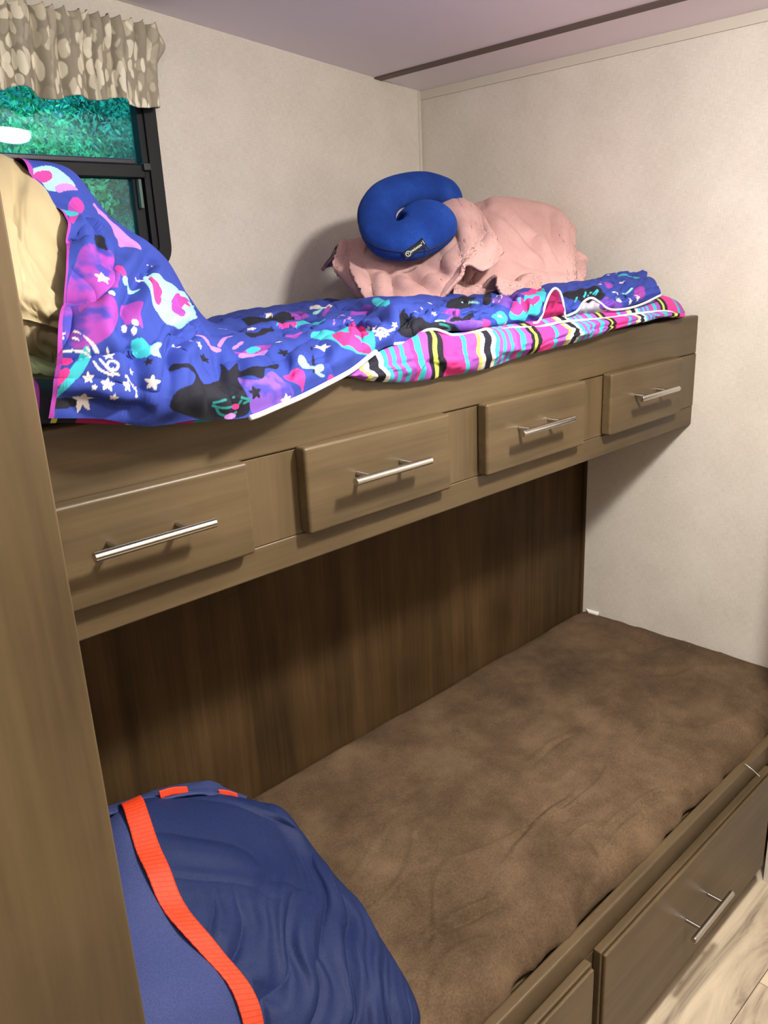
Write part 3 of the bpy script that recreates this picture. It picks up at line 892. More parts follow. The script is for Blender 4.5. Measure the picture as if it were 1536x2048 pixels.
# hem and purple haze on the draped left side
pr.poly([(130, 640), (136, 570), (158, 505), (190, 488), (222, 500), (240, 540), (232, 570), (205, 590), (236, 625), (226, 662), (185, 690), (140, 690)], 'haze', 1.0, 1, 'magenta')
pr.poly([(160, 612), (188, 578), (205, 560), (232, 552), (236, 574), (205, 586), (180, 608), (162, 622)], 'magenta')
pr.poly([(243, 610), (285, 602), (281, 628), (287, 656), (268, 645), (249, 645)], 'magenta')
pr.poly([(288, 562), (302, 548), (332, 562), (362, 582), (390, 612), (396, 634), (370, 652), (342, 650), (318, 628), (304, 600)], 'mint')
pr.poly([(300, 554), (312, 560), (325, 582), (321, 608), (311, 604), (306, 580)], 'pink')
pr.poly([(350, 590), (374, 597), (390, 614), (372, 626), (344, 620)], 'magenta')
pr.poly([(355, 590), (372, 600), (382, 614), (366, 612)], 'pink')
pr.poly([(264, 682), (286, 677), (304, 690), (302, 708), (285, 714), (267, 706)], 'cyan')
pr.poly([(303, 691), (324, 687), (318, 700), (323, 715), (302, 707)], 'mint')
pr.poly([(108, 792), (138, 742), (162, 704), (177, 690), (181, 716), (165, 746), (136, 776), (112, 796)], 'cyan')
pr.poly([(108, 772), (114, 748), (132, 735), (141, 745), (126, 764)], 'pink')
pr.poly([(118, 722), (130, 715), (146, 718), (135, 730)], 'pink')
pr.dot(118, 806, .022, .006, 'black')
pr.poly([(58, 342), (96, 331), (130, 346), (152, 372), (128, 378), (98, 380), (82, 362)], 'mint')
pr.poly([(68, 346), (98, 340), (104, 356), (82, 364)], 'pink')
pr.poly([(112, 372), (138, 366), (156, 380), (120, 384)], 'lav')
pr.poly([(140, 402), (160, 398), (168, 420), (150, 442), (138, 430)], 'magenta', 0.5, 2, 'pink')
pr.dot(137, 424, .011, .013, 'cyan')
pr.poly([(186, 408), (214, 432), (246, 462), (278, 488), (282, 500), (258, 494), (238, 492), (226, 460), (204, 432)], 'lav')
pr.poly([(200, 470), (212, 482), (214, 500), (190, 470)], 'black')
pr.dot(243, 540, .006, .014, 'pink', 0.2)
pr.dot(251, 562, .005, .012, 'mint', -0.3); pr.dot(262, 585, .011, .005, 'mint', 0.4)
for a in ([(122, 668), (150, 662), (178, 680), (190, 700), (205, 725), (228, 745), (255, 755), (270, 775), (273, 792)], [(124, 676), (150, 676), (176, 700), (196, 735), (225, 750)],
          [(120, 706), (145, 700), (168, 706), (180, 712)], [(228, 745), (214, 733), (222, 722), (236, 728), (234, 738), (226, 738)], [(178, 682), (188, 690), (196, 704)]):
    pr.stroke(a, .0030, 'white')
for x, y, r_ in ((205, 555, 0.0102), (165, 797, 0.0122), (215, 770, 0.0083), (255, 772, 0.0077), (305, 766, 0.0096), (217, 712, 0.0070), (227, 795, 0.0051), (176, 757, 0.0064), (189, 775, 0.0038), (262, 743, 0.0045), (280, 560, 0.0064), (300, 535, 0.0058),
                 (345, 690, 0.0038), (358, 694, 0.0038), (400, 690, 0.0064), (382, 681, 0.0032)):
    pr.star(x, y, r_)
pr.dot(270, 644, .004, .006, 'white'); pr.dot(249, 658, .003, .005, 'white'); pr.dot(268, 660, .003, .005, 'white'); pr.dot(224, 585, .004, .007, 'white')
# black cat shape
pr.poly([(337, 740), (346, 727), (370, 725), (390, 736), (402, 761), (423, 766), (438, 760), (442, 726), (458, 740), (475, 726), (480, 742), (520, 732), (556, 728), (553, 738), (531, 736), (524, 756), (477, 754), (491, 779), (499, 800), (496, 826), (455, 838), (400, 838), (350, 822), (341, 806), (358, 778), (386, 767), (390, 747), (370, 734), (346, 741)], 'black')
pr.poly([(477, 755), (500, 758), (524, 757), (545, 742), (574, 765), (588, 790), (566, 812), (538, 824), (505, 826), (499, 800), (490, 780)], 'haze', 1.0, 4, 'lilac')
for a in ([(428, 806), (450, 800), (468, 794)], [(426, 812), (446, 816), (470, 812), (482, 802)], [(432, 815), (440, 828), (460, 832), (472, 824)], [(484, 795), (500, 800), (488, 806)]):
    pr.stroke(a, .0035, 'teal')
pr.dot(471, 813, .005, .004, 'pink'); pr.dot(460, 832, .009, .004, 'lav')
for x, y, r_ in ((408, 718, .009), (568, 705, .011), (511, 785, .010), (297, 724, .006)):
    pr.star(x, y, r_, 'black')
for x, y, r_ in ((645, 695, .013), (503, 657, .010), (445, 656, .012), (603, 631, .013), (538, 631, .011), (572, 800, .010), (760, 668, .010), (772, 665, .008), (750, 655, .006), (790, 650, .006), (557, 684, .006)):
    pr.star(x, y, r_)
pr.heart(596, 752, .017, 'pink', 0.1)
pr.poly([(598, 714), (606, 711), (627, 732), (622, 737), (600, 728)], 'mint'); pr.poly([(626, 736), (644, 728), (648, 738), (638, 744)], 'mint'); pr.poly([(628, 740), (648, 749), (646, 754), (634, 748)], 'mint')
pr.stroke([(623, 694), (626, 720), (627, 744)], .004, 'black')
pr.poly([(655, 760), (660, 748), (668, 755), (660, 766)], 'pink')
pr.poly([(623, 676), (640, 662), (690, 655), (738, 656), (751, 690), (744, 711), (720, 708), (690, 696), (664, 679)], 'cyan')
pr.poly([(664, 669), (700, 664), (738, 690), (741, 706), (722, 705), (698, 690), (684, 690)], 'pink')
pr.poly([(697, 650), (728, 654), (738, 668), (716, 671), (700, 663)], 'pink')
pr.dot(507, 704, .034, .014, 'magenta'); pr.dot(507, 708, .026, .010, 'lav'); pr.dot(507, 699, .012, .009, 'cyan')
pr.stroke([(400, 670), (416, 684), (434, 698)], .012, 'lav'); pr.stroke([(438, 692), (450, 676), (462, 672)], .006, 'lav'); pr.stroke([(468, 697), (476, 690), (484, 684)], .006, 'lav')
pr.poly([(490, 664), (520, 660), (546, 656), (530, 668), (505, 674)], 'black')
pr.poly([(560, 645), (610, 640), (650, 637), (640, 646), (600, 650), (562, 651)], 'cyan'); pr.poly([(560, 646), (590, 643), (592, 650), (562, 651)], 'pink')
pr.poly([(570, 625), (600, 622), (618, 630), (606, 638), (575, 638)], 'purple', 0.5, 6, 'magenta'); pr.poly([(480, 638), (530, 634), (584, 628), (584, 638), (540, 642), (490, 644)], 'black')
pr.poly([(622, 612), (660, 608), (662, 614), (630, 617)], 'white'); pr.poly([(625, 626), (640, 618), (648, 616), (634, 628)], 'mint'); pr.poly([(645, 628), (655, 612), (660, 614), (650, 630)], 'magenta')
pr.poly([(570, 672), (590, 668), (604, 664), (592, 676)], 'magenta')
pr.poly([(700, 628), (725, 612), (745, 610), (730, 628)], 'purple', 0.4, 8, 'magenta')
pr.poly([(744, 602), (760, 596), (778, 597), (774, 611), (754, 613)], 'cyan')
for a in ([(668, 640), (684, 630), (700, 634), (690, 642)], [(668, 648), (688, 642), (706, 640)], [(735, 655), (748, 662), (760, 656), (775, 662), (788, 658)]):
    pr.stroke(a, .0045, 'lav' if a[0][0] < 700 else 'white')
pr.poly([(806, 618), (830, 632), (868, 644), (902, 642), (922, 664), (904, 668), (870, 660), (802, 670)], 'black')
pr.stroke([(880, 648), (895, 652), (900, 660), (885, 660)], .004, 'teal'); pr.stroke([(872, 642), (890, 642)], .004, 'mint')
pr.poly([(892, 612), (918, 594), (950, 592), (944, 606), (908, 616)], 'black'); pr.stroke([(925, 604), (945, 604), (958, 606)], .004, 'mint')
pr.poly([(890, 640), (930, 634), (955, 640), (975, 652), (930, 664), (915, 650)], 'purple', 0.5, 9, 'lilac')
pr.poly([(900, 640), (930, 632), (948, 634), (930, 641)], 'black')
pr.dot(895, 626, .020, .005, 'magenta')
pr.poly([(985, 596), (1010, 588), (1034, 582), (1040, 596), (1005, 610)], 'purple', 0.4, 10, 'lilac'); pr.stroke([(986, 604), (996, 590), (1004, 592), (998, 604)], .004, 'white')
pr.poly([(966, 600), (974, 582), (984, 592), (982, 606)], 'black')
pr.poly([(984, 632), (1006, 622), (1016, 640), (1000, 652)], 'cyan'); pr.dot(974, 648, .012, .008, 'pink')
pr.poly([(1018, 628), (1040, 600), (1084, 576), (1092, 592), (1078, 628), (1034, 640)], 'cyan'); pr.poly([(1022, 618), (1046, 602), (1080, 592), (1074, 606), (1056, 620), (1038, 630)], 'pink'); pr.poly([(1042, 586), (1066, 576), (1084, 574), (1066, 588)], 'pink')
pr.poly([(1082, 640), (1091, 606), (1106, 582), (1119, 584), (1127, 612), (1129, 640)], 'crimson')
pr.poly([(1150, 630), (1166, 606), (1184, 598), (1198, 606), (1214, 622), (1180, 632)], 'grey')
pr.poly([(1126, 586), (1176, 576), (1204, 580), (1212, 590), (1196, 600), (1150, 600)], 'black')
for a in ([(1150, 604), (1154, 594)], [(1168, 594), (1172, 584)], [(1176, 592), (1182, 584)], [(1186, 588), (1196, 580), (1192, 590)]): pr.stroke(a, .004, 'cyan')
pr.poly([(1202, 604), (1222, 598), (1246, 606), (1236, 618), (1206, 620)], 'purple', 0.5, 12, 'lilac')
pr.poly([(1273, 575), (1290, 578), (1286, 598), (1268, 592)], 'magenta'); pr.poly([(1200, 562), (1220, 566), (1226, 574), (1212, 572)], 'magenta')
for x, y, r_ in ((1245, 564, .009), (1238, 602, .010), (1261, 604, .008), (1276, 597, .009), (1200, 568, .005), (830, 622, .007), (845, 618, .006), (868, 628, .006), (915, 622, .006), (1000, 632, .006), (1010, 648, .005), (860, 606, .006)):
    pr.star(x, y, r_)
pr.stroke([(1246, 588), (1256, 584), (1264, 576)], .006, 'mint'); pr.stroke([(1226, 584), (1236, 588)], .005, 'white'); pr.stroke([(1236, 552), (1254, 550), (1276, 556)], .008, 'cyan'); pr.stroke([(1216, 550), (1232, 547)], .004, 'white')
# purple hem band along the left edge
hem = (pr.U < 7 + 3 * vn(pr.V / 30.0, 0 * pr.V, 90))
pr.c[hem] = COL['magenta'] * 0.9 + COL['pink'] * 0.1
edge = (pr.V < 3)
quilt = mesh_obj('printed_top', S.reshape(-1, 3), grid_faces(nvc, nuc), M['print'], cf, smooth=True, colors=pr.c.reshape(-1, 3))
quilt['label'] = 'blue fabric printed with stars, hearts, cats and purple haze'

# striped reverse
SEQ = [('pink', 46), ('cyan', 10), ('purple2', 26), ('yellow', 8), ('white', 10), ('black', 17), ('white', 10), ('cyan', 9), ('purple2', 9), ('cyan', 8), ('purple2', 9), ('cyan', 8), ('purple2', 12), ('pink', 8), ('cyan', 14), ('purple2', 16), ('black', 10), ('yellow', 9), ('black', 13)]
COL['purple2'] = np.array(lin(150, 76, 168))
tot = sum(w_ for _, w_ in SEQ)
def stripes(x, v, period=0.262, off=0.0):
    x = x + 0.0065 * np.sin(v * 1.5 + 0.7 + 4 * x) 
    f = ((x - off) / period) % 1.0 * tot
    c = np.zeros(x.shape + (3,))
    acc = 0
    for k, w_ in SEQ:
        c[(f >= acc) & (f < acc + w_)] = COL[k]
        acc += w_
    return c
GB = [(690, 753, 743), (740, 761, 713), (800, 764, 685), (850, 759, 661), (902, 751, 669), (980, 735, 659), (1040, 714, 653), (1100, 699, 649), (1160, 683, 641), (1220, 663, 635), (1290, 642, 625), (1330, 634, 624), (1362, 633, 630)]
rows = []
for px, b, t_ in GB:
    P0 = W(px, b, -.909); P4 = W(px, t_, -.898)
    mid = 0.5 * (P0 + P4); h_ = np.linalg.norm(P4 - P0)
    out = min(0.020, 0.45 * h_)
    rows.append([P0 + np.array([0, 0.0035, 0.006]), P0, P0 * .72 + P4 * .28 + np.array([0, -out * .8, 0]), mid + np.array([0, -out, 0]), P0 * .25 + P4 * .75 + np.array([0, -out * .75, 0]), P4, P4 + np.array([0, 0.03, 0.0])])
ctrl = np.array(rows).transpose(1, 0, 2)
G = surf(ctrl, 90, 900)
ng = normals(G); 
if ng[45, 400] @ np.array([0, -1, 0]) < 0: ng = -ng
ug = np.linspace(0, 12, 900)[None, :]; vg = np.linspace(0, 6, 90)[:, None]
fade = np.sin(np.pi * np.clip((vg - 0.6) / 4.6, 0, 1))
G = G + ng * (fade * (0.006 * vn(ug * 1.3, vg * 0.8 + ug * 0.7, 101) - 0.008 * np.exp(-((vg - 2.2 - 1.2 * np.sin(ug * 0.9 + 0.5)) / 0.35) ** 2) * (0.5 + 0.5 * vn(ug * 0.8, 0 * vg, 103)) + 0.002 * vn(ug * 5, vg * 2, 102)))[..., None]
vgb = np.broadcast_to(vg, (90, 900))
cg = stripes(G[..., 0], vgb, off=-0.93)
o = mesh_obj('striped_reverse', G.reshape(-1, 3), grid_faces(90, 900), M['print'], cf, smooth=True, colors=cg.reshape(-1, 3))
o['label'] = 'reverse side in wavy pink, purple, black and yellow stripes'
GT = [(950, 663, 650), (1000, 658, 646), (1050, 653, 640), (1100, 649, 626), (1160, 641, 622), (1220, 635, 614), (1290, 625, 600), (1325, 624, 592), (1350, 628, 600), (1366, 632, 616)]
rows = []
for px, b, t_ in GT:
    P0 = W(px, b, -.897); P1 = W(px, t_, -.862)
    rows.append([P0, P0 * .6 + P1 * .4 + np.array([0, -0.006, 0.003]), P1, P1 + np.array([-.0, 0.05, 0.002]), P1 + np.array([0, 0.10, -0.02])])
ctrl = np.array(rows).transpose(1, 0, 2)
G2 = surf(ctrl, 50, 600)
cg = stripes(G2[..., 0], np.broadcast_to(np.linspace(5, 9, 50)[:, None], (50, 600)), off=-0.93)
mesh_obj('striped_reverse', G2.reshape(-1, 3), grid_faces(50, 600), M['print'], cf, smooth=True, colors=cg.reshape(-1, 3))
# left lower corner: reverse side peeking out under the drape
rows = []
for px, b, t_ in [(20, 848, 745), (60, 846, 748), (100, 846, 800), (150, 846, 815), (210, 848, 825), (260, 850, 836), (330, 850, 838), (420, 843, 832)]:
    P0 = W(px, b, -.946); P1 = W(px, t_, -.944 if px > 80 else -.91)
    rows.append([P0 + np.array([0, 0.006, 0.004]), P0, P0 * .5 + P1 * .5 + np.array([0, -0.006, 0]), P1, P1 + np.array([0, 0.04, 0.0])])
ctrl = np.array(rows).transpose(1, 0, 2)
G3 = surf(ctrl, 40, 500)
q = G3[..., 0]
u3 = np.broadcast_to(np.linspace(0, 7, 500)[None, :], q.shape)
c3 = np.zeros(q.shape + (3,)); c3[:] = COL['black']
for a, b, k in ((0, 1.38, 'magenta'), (2.0, 2.25, 'yellow'), (3.0, 4.8, 'crimson'), (4.8, 5.5, 'mint'), (5.9, 6.2, 'teal'), (6.2, 6.6, 'crimson'), (6.6, 7, 'teal')):
    c3[(u3 >= a) & (u3 < b)] = COL[k]
mesh_obj('striped_reverse', G3.reshape(-1, 3), grid_faces(40, 500), M['print'], cf, smooth=True, colors=c3.reshape(-1, 3))

M['piping'] = plain('white_satin_piping', lin(232, 226, 228), 0.5)
PIP = [([(500, 836), (520, 829), (560, 812), (600, 795), (640, 775), (700, 743), (735, 716), (752, 703)], None, .0036),
       ([(787, 688), (817, 684), (835, 672), (852, 661), (871, 659), (890, 665), (904, 670), (927, 670), (950, 664), (974, 658), (988, 662), (1030, 655), (1069, 655), (1100, 649), (1131, 643), (1218, 636), (1260, 629), (1312, 623), (1337, 623), (1356, 630)], -.900, .0025),
       ([(1066, 646), (1076, 644), (1085, 628), (1091, 608), (1099, 588), (1109, 577), (1119, 583), (1125, 600), (1128, 618), (1131, 637)], -.895, .0023),
       ([(1134, 632), (1154, 622), (1168, 603), (1183, 596), (1198, 604), (1218, 618), (1248, 618), (1282, 609), (1322, 590)], -.895, .0024)]
for pts, yy, rr in PIP:
    if yy is None:
        P = [W(px, py, np.interp(px, [500, 640, 752], [-.954, -.938, -.908])) for px, py in pts]
    else:
        P = [W(px, py, yy) for px, py in pts]
    V, F = tube_vf(P, rr, 10, 8 * len(P))
    mesh_obj('piping', V, F, M['piping'], cf, smooth=True)

# ------------------------------------------------------------------ bed pillow behind the drape
def satin(name, c):
    mt, nt, bs = new_mat(name)
    bs.inputs['Base Color'].default_value = (*c, 1)
    bs.inputs['Roughness'].default_value = 0.45
    bs.inputs['Specular IOR Level'].default_value = 0.35
    n2 = N(nt, 'ShaderNodeTexNoise', i_Scale=14.0, i_Detail=2.0)
    nt.links.new(coords(nt, (1, 1, 1)), n2.inputs['Vector'])
    bump(nt, bs, n2.outputs[0], 0.05, 0.01)
    return mt
def pillow_sheet(name, cols_, mat, parent, seed, amp=0.006, nv_=120, nu_=160, solid=0.0):
    ctrl = np.array([[cp(e) for e in c] for c in cols_]).transpose(1, 0, 2)
    S = surf(ctrl, nv_, nu_)
    n = normals(S)
    if n[nv_ // 2, nu_ // 2] @ (CAM - S[nv_ // 2, nu_ // 2]) < 0: n = -n
    a = np.linspace(0, len(cols_) - 1, nu_)[None, :]; b = np.linspace(0, len(cols_[0]) - 1, nv_)[:, None]
    S = S + n * (amp * fbm(a * 0.9 + 0.6 * vn(a, b, seed + 9), b * 1.1, seed, 3))[..., None]
    o = mesh_obj(name, S.reshape(-1, 3), grid_faces(nv_, nu_), mat, parent, smooth=True)
    if solid:
        sd = o.modifiers.new('thickness', 'SOLIDIFY'); sd.thickness = solid; sd.offset = 0
    return o
pl = thing('bed_pillow', (-1.6, -0.75, 1.31), 'cream satin pillow propped at the left end of the upper bunk', 'pillow')
pillow_sheet('pillow_case', [
    [(-150, 330, -.55), (-150, 270, -.66), (-150, 400, -.86), (-150, 560, -.93), (-150, 690, -.91), (-150, 770, -.86)],
    [(-10, 380, -.55), (0, 310, -.67), (0, 430, -.85), (5, 560, -.915), (25, 670, -.90), (40, 730, -.85)],
    [(60, 410, -.55), (62, 352, -.69), (72, 450, -.83), (82, 560, -.885), (88, 665, -.88), (92, 735, -.84)],
    [(135, 470, -.6), (130, 440, -.775), (138, 510, -.815), (142, 590, -.85), (134, 665, -.86), (118, 735, -.83)],
    [(170, 500, -.6), (172, 470, -.70), (176, 530, -.74), (176, 590, -.76), (165, 660, -.78), (150, 735, -.78)]], satin('cream_satin', lin(178, 162, 126)), pl, 120, 0.004)
pillow_sheet('fold', [
    [(-150, 430, -.90), (-150, 560, -.955), (-150, 640, -.95)],
    [(0, 428, -.868), (5, 560, -.935), (10, 640, -.93)],
    [(60, 510, -.885), (55, 585, -.92), (55, 640, -.915)],
    [(100, 575, -.885), (95, 620, -.90), (92, 650, -.895)],
    [(132, 618, -.872), (130, 640, -.878), (126, 660, -.875)]], satin('cream_satin_fold', lin(178, 162, 126)), pl, 130, 0.004)
mint = thing('folded_sheet', (-1.58, -0.86, 1.30), 'pale mint folded sheet under the cream pillow', 'sheet')
pillow_sheet('fold', [
    [(10, 690, -.80), (20, 705, -.885), (20, 742, -.90), (20, 760, -.88)],
    [(50, 700, -.80), (52, 714, -.885), (60, 745, -.90), (62, 757, -.88)],
    [(85, 712, -.80), (85, 726, -.885), (88, 748, -.90), (88, 756, -.88)],
    [(125, 725, -.80), (125, 738, -.88), (125, 752, -.885), (125, 758, -.87)]], satin('mint_cotton', lin(164, 182, 140)), mint, 140, 0.002)

# ------------------------------------------------------------------ pink fleece blanket
M['fleece'] = plush('pink_fleece', lin(190, 148, 143), lin(202, 160, 155), lin(210, 171, 166), 0.2, 420.0)
bk = thing('blanket', (-0.3, -0.4, 1.33), 'pale pink fleece blanket bundled in the corner of the upper bunk', 'blanket')
def shift(c, dy, dz):
    p = cp(c); return ('w', p[0] + 0.02, p[1] + dy, p[2] + dz)
def fleece(name, cols_, seed, amp=0.006, solid=0.008, back=True, creases=()):
    cc = [([shift(c[0], 0.10, -0.06)] if back else []) + list(c) for c in cols_]
    ctrl = np.array([[cp(e) for e in c] for c in cc]).transpose(1, 0, 2)
    nv_, nu_ = 100, 150
    S = surf(ctrl, nv_, nu_)
    n = normals(S)
    if n[nv_ // 2, nu_ // 2] @ (CAM - S[nv_ // 2, nu_ // 2]) < 0: n = -n
    a = np.linspace(0, len(cc) - 1, nu_)[None, :]; b = np.linspace(0, len(cc[0]) - 1, nv_)[:, None]
    d = amp * fbm(a * 0.8 + 0.5 * vn(a, b, seed + 9), b * 0.9 + a * 0.3, seed, 2) + amp * 1.3 * (np.sqrt(np.abs(vn(a * 0.7 - b * 0.4, b * 0.9 + a * 0.35, seed + 5)) + .01) - .5) + 0.0005 * vn(a * 20, b * 20, seed + 3)
    S = S + n * d[..., None]
    if creases:
        fp = Print(S)
        S = press(S, [([S[fp.find(*p)] for p in pts], dp) for pts, dp in creases], CAM, 0.014)
    S[..., 0] = np.minimum(S[..., 0], -0.008)
    o = mesh_obj(name, S.reshape(-1, 3), grid_faces(nv_, nu_), M['fleece'], bk, smooth=True)
    sd = o.modifiers.new('thickness', 'SOLIDIFY'); sd.thickness = solid; sd.offset = -1 
    return o
fleece('back_fold', [
    [(860, 420, -.28), (865, 470, -.42), (870, 540, -.50), (872, 604, -.54)],
    [(915, 415, -.33), (920, 470, -.46), (925, 540, -.54), (928, 604, -.57)],
    [(952, 414, -.36), (958, 460, -.49), (962, 530, -.57), (962, 600, -.60)],
    [(990, 402, -.41), (1000, 458, -.54), (1008, 530, -.61), (1012, 598, -.64)],
    [(1045, 406, -.44), (1056, 462, -.56), (1064, 530, -.63), (1070, 592, -.66)],
    [(1097, 420, -.49), (1106, 468, -.59), (1116, 530, -.65), (1122, 586, -.69)],
    [(1124, 440, -.535), (1132, 475, -.61), (1138, 528, -.66), (1142, 580, -.70)],
    [(1143, 464, -.57), (1145, 490, -.615), (1146, 528, -.66), (1148, 580, -.70)]], 150, 0.004, creases=[([(985, 425), (1040, 470), (1085, 520), (1100, 560)], .010), ([(1095, 428), (1102, 480), (1112, 540)], .009), ([(1020, 520), (1070, 540), (1130, 545)], .007)])
fleece('right_fold', [
    [(1085, 480, -.56), (1095, 505, -.60), (1110, 540, -.635), (1120, 584, -.67)],
    [(1112, 492, -.58), (1120, 512, -.615), (1132, 540, -.65), (1137, 580, -.68)],
    [(1140, 505, -.60), (1146, 520, -.625), (1152, 545, -.66), (1155, 578, -.69)],
    [(1167, 521, -.615), (1167, 533, -.635), (1166, 550, -.665), (1165, 575, -.70)]], 160, 0.002)
fleece('front_fold', [
    [(712, 500, -.30), (698, 530, -.36), (712, 566, -.42), (738, 604, -.46)],
    [(765, 490, -.33), (757, 530, -.42), (768, 572, -.48), (785, 606, -.52)],
    [(820, 465, -.36), (826, 520, -.46), (832, 570, -.54), (838, 606, -.58)],
    [(868, 424, -.38), (880, 482, -.49), (882, 550, -.575), (884, 602, -.61)],
    [(906, 403, -.40), (922, 450, -.515), (924, 505, -.605), (921, 562, -.64)],
    [(928, 408, -.42), (948, 455, -.53), (952, 500, -.615), (934, 536, -.65)],
    [(942, 420, -.435), (966, 458, -.54), (978, 490, -.62), (966, 545, -.655)],
    [(950, 428, -.44), (975, 458, -.54), (992, 482, -.61), (1006, 508, -.635)]], 170, 0.004, creases=[([(745, 545), (778, 552), (786, 592)], .012), ([(790, 545), (830, 562), (862, 592)], .012), ([(880, 430), (915, 480), (925, 530)], .009), ([(720, 530), (740, 560), (752, 598)], .010), ([(840, 530), (890, 548), (920, 552)], .008)])
fleece('left_corner', [
    [(684, 492, -.27), (668, 528, -.30), (690, 556, -.32), (708, 578, -.34)],
    [(700, 484, -.28), (690, 530, -.33), (706, 572, -.38), (730, 602, -.41)],
    [(735, 478, -.30), (728, 530, -.38), (740, 570, -.43), (760, 606, -.46)]], 180, 0.004)
fleece('low_fold', [
    [(985, 560, -.655), (990, 575, -.675), (1000, 596, -.69)],
    [(1030, 572, -.665), (1035, 584, -.685), (1040, 596, -.70)],
    [(1052, 554, -.665), (1056, 572, -.685), (1062, 592, -.70)],
    [(1074, 560, -.67), (1078, 574, -.69), (1084, 590, -.705)]], 190, 0.003)
fleece('under_fold', [
    [(902, 558, -.57), (905, 580, -.59), (905, 604, -.60)],
    [(925, 572, -.585), (930, 588, -.60), (930, 604, -.61)],
    [(950, 575, -.60), (955, 590, -.61), (955, 604, -.62)],
    [(985, 570, -.62), (990, 588, -.63), (990, 604, -.64)]], 195, 0.003, back=False)

# ------------------------------------------------------------------ neck pillow
M['blueplush'] = plush('royal_blue_velour', lin(20, 44, 110), lin(28, 58, 134), lin(44, 80, 160), 0.35, 500.0)
def neck_pillow():
    t = thing('neck_pillow', tuple(W(800, 470, -.42)), 'royal blue U shaped neck pillow resting on the pink blanket', 'neck pillow')
    pts = [(887, 428, -.495), (852, 452, -.505), (815, 474, -.495), (778, 478, -.46), (757, 453, -.425), (756, 420, -.395), (775, 393, -.375), (812, 379, -.365), (855, 375, -.365), (893, 384, -.37), (920, 396, -.375)]
    rad = [.058, .066, .063, .055, .046, .043, .044, .046, .047, .045, .042]
    P = catmull(np.array([W(*p) for p in pts]), 160)
    R = catmull(np.array(rad)[:, None], 160)[:, 0]
    sl = np.concatenate([[0], np.cumsum(np.linalg.norm(np.diff(P, axis=0), axis=1))])
    for e in (sl, sl[-1] - sl):                      # domed ends
        q_ = np.clip(e / (R * 1.0), 0, 1)
        R = R * np.maximum(np.sqrt(1 - (1 - q_) ** 2), 0.02)
    T = np.gradient(P, axis=0); T /= np.linalg.norm(T, axis=1, keepdims=True)
    c = P.mean(0)
    pn = np.linalg.svd(P - c)[2][2]
    if pn @ (CAM - c) < 0: pn = -pn
    A = np.cross(T, pn); A /= np.linalg.norm(A, axis=1, keepdims=True)
    n = 40
    ang = np.linspace(0, 2 * np.pi, n, endpoint=False)
    V = P[:, None] + R[:, None, None] * (np.cos(ang)[None, :, None] * A[:, None] + 0.72 * np.sin(ang)[None, :, None] * pn)
    F = grid_faces(160, n, wrap=True)
    body = mesh_obj('cushion', V.reshape(-1, 3), F, M['blueplush'], t, smooth=True)
    # seam along the outer rim
    side = -1 if ((P[80] + A[80] * .01 - c) @ (P[80] - c) < (P[80] - c) @ (P[80] - c)) else 1
    rim = P + side * A * R[:, None] * 1.0
    V2, F2 = tube_vf(rim[8:-8], 0.0016, 6)
    mesh_obj('piping', V2, F2, plain('navy_piping', lin(16, 24, 60), 0.7), t, smooth=True)
    # woven brand tab with small illegible lettering
    fv = V.reshape(-1, 3)
    def on_cushion(px, py):
        d_ = fv - CAM; w_ = d_ @ FWD
        e_ = np.hypot(768 + FPX * (d_ @ RIGHT) / w_ - px, 1024 - FPX * (d_ @ UP) / w_ - py)
        return fv[np.argmin(e_ + (w_ - w_.min()) * 300)]
    ctr = on_cushion(829, 500)
    ex = on_cushion(846, 488) - on_cushion(812, 512); ex /= np.linalg.norm(ex)
    k0 = ctr - P[np.argmin(np.linalg.norm(P - ctr, axis=1))]; nn = k0 / np.linalg.norm(k0) + 0.6 * (CAM - ctr) / np.linalg.norm(CAM - ctr)
    nn -= ex * (nn @ ex); nn /= np.linalg.norm(nn); ey = np.cross(nn, ex)
    ctr = ctr + nn * 0.003
    def slab(cx, cy, hx, hy, h0, h1):
        Vv = [ctr + ex * (cx + sx * hx) + ey * (cy + sy * hy) + nn * hz for hz in (h0, h1) for sx, sy in ((-1, -1), (1, -1), (1, 1), (-1, 1))]
        return Vv, [(3, 2, 1, 0), (4, 5, 6, 7), (0, 1, 5, 4), (1, 2, 6, 5), (2, 3, 7, 6), (3, 0, 4, 7)]
    lt = mesh_obj('tag', *slab(0, 0, 0.026, 0.0085, -0.012, 0.0), plain('black_woven_tag', lin(18, 22, 32), 0.7), t)
    parts = []
    for k in range(9):
        hx, hy = (0.0011, 0.0019) if k % 3 else (0.0008, 0.0027)
        parts.append(slab(-0.0085 + k * 0.0031, 0.0003 * (k % 2), hx, hy, 0.0, 0.0006))
    parts.append(slab(0.0235, 0.002, 0.0006, 0.0045, 0.0, 0.0006)); parts.append(slab(0.0195, 0.0035, 0.0010, 0.0010, 0.0, 0.0006))
    n_ = 24
    rv, rf = [], []
    for hz in (0.0, 0.0006):
        for r_ in (0.0046, 0.0060):
            for i in range(n_):
                a = 2 * math.pi * i / n_
                rv.append(ctr + ex * (-0.0165 + r_ * math.cos(a)) + ey * (r_ * math.sin(a)) + nn * hz)
    for i in range(n_):
        j = (i + 1) % n_
        rf += [(2 * n_ + i, 3 * n_ + i, 3 * n_ + j, 2 * n_ + j), (n_ + i, 3 * n_ + i, 3 * n_ + j, n_ + j)]
    parts.append((rv, rf))
    parts += [slab(-0.0165, -0.0012, 0.0005, 0.0022, 0.0, 0.0006), slab(-0.0180, 0.0018, 0.0011, 0.0005, 0.0, 0.0006), slab(-0.0150, 0.0018, 0.0011, 0.0005, 0.0, 0.0006)]
    V3, F3 = multi(parts)
    mesh_obj('lettering', V3, F3, plain('silver_thread', lin(205, 215, 205), 0.6), lt)
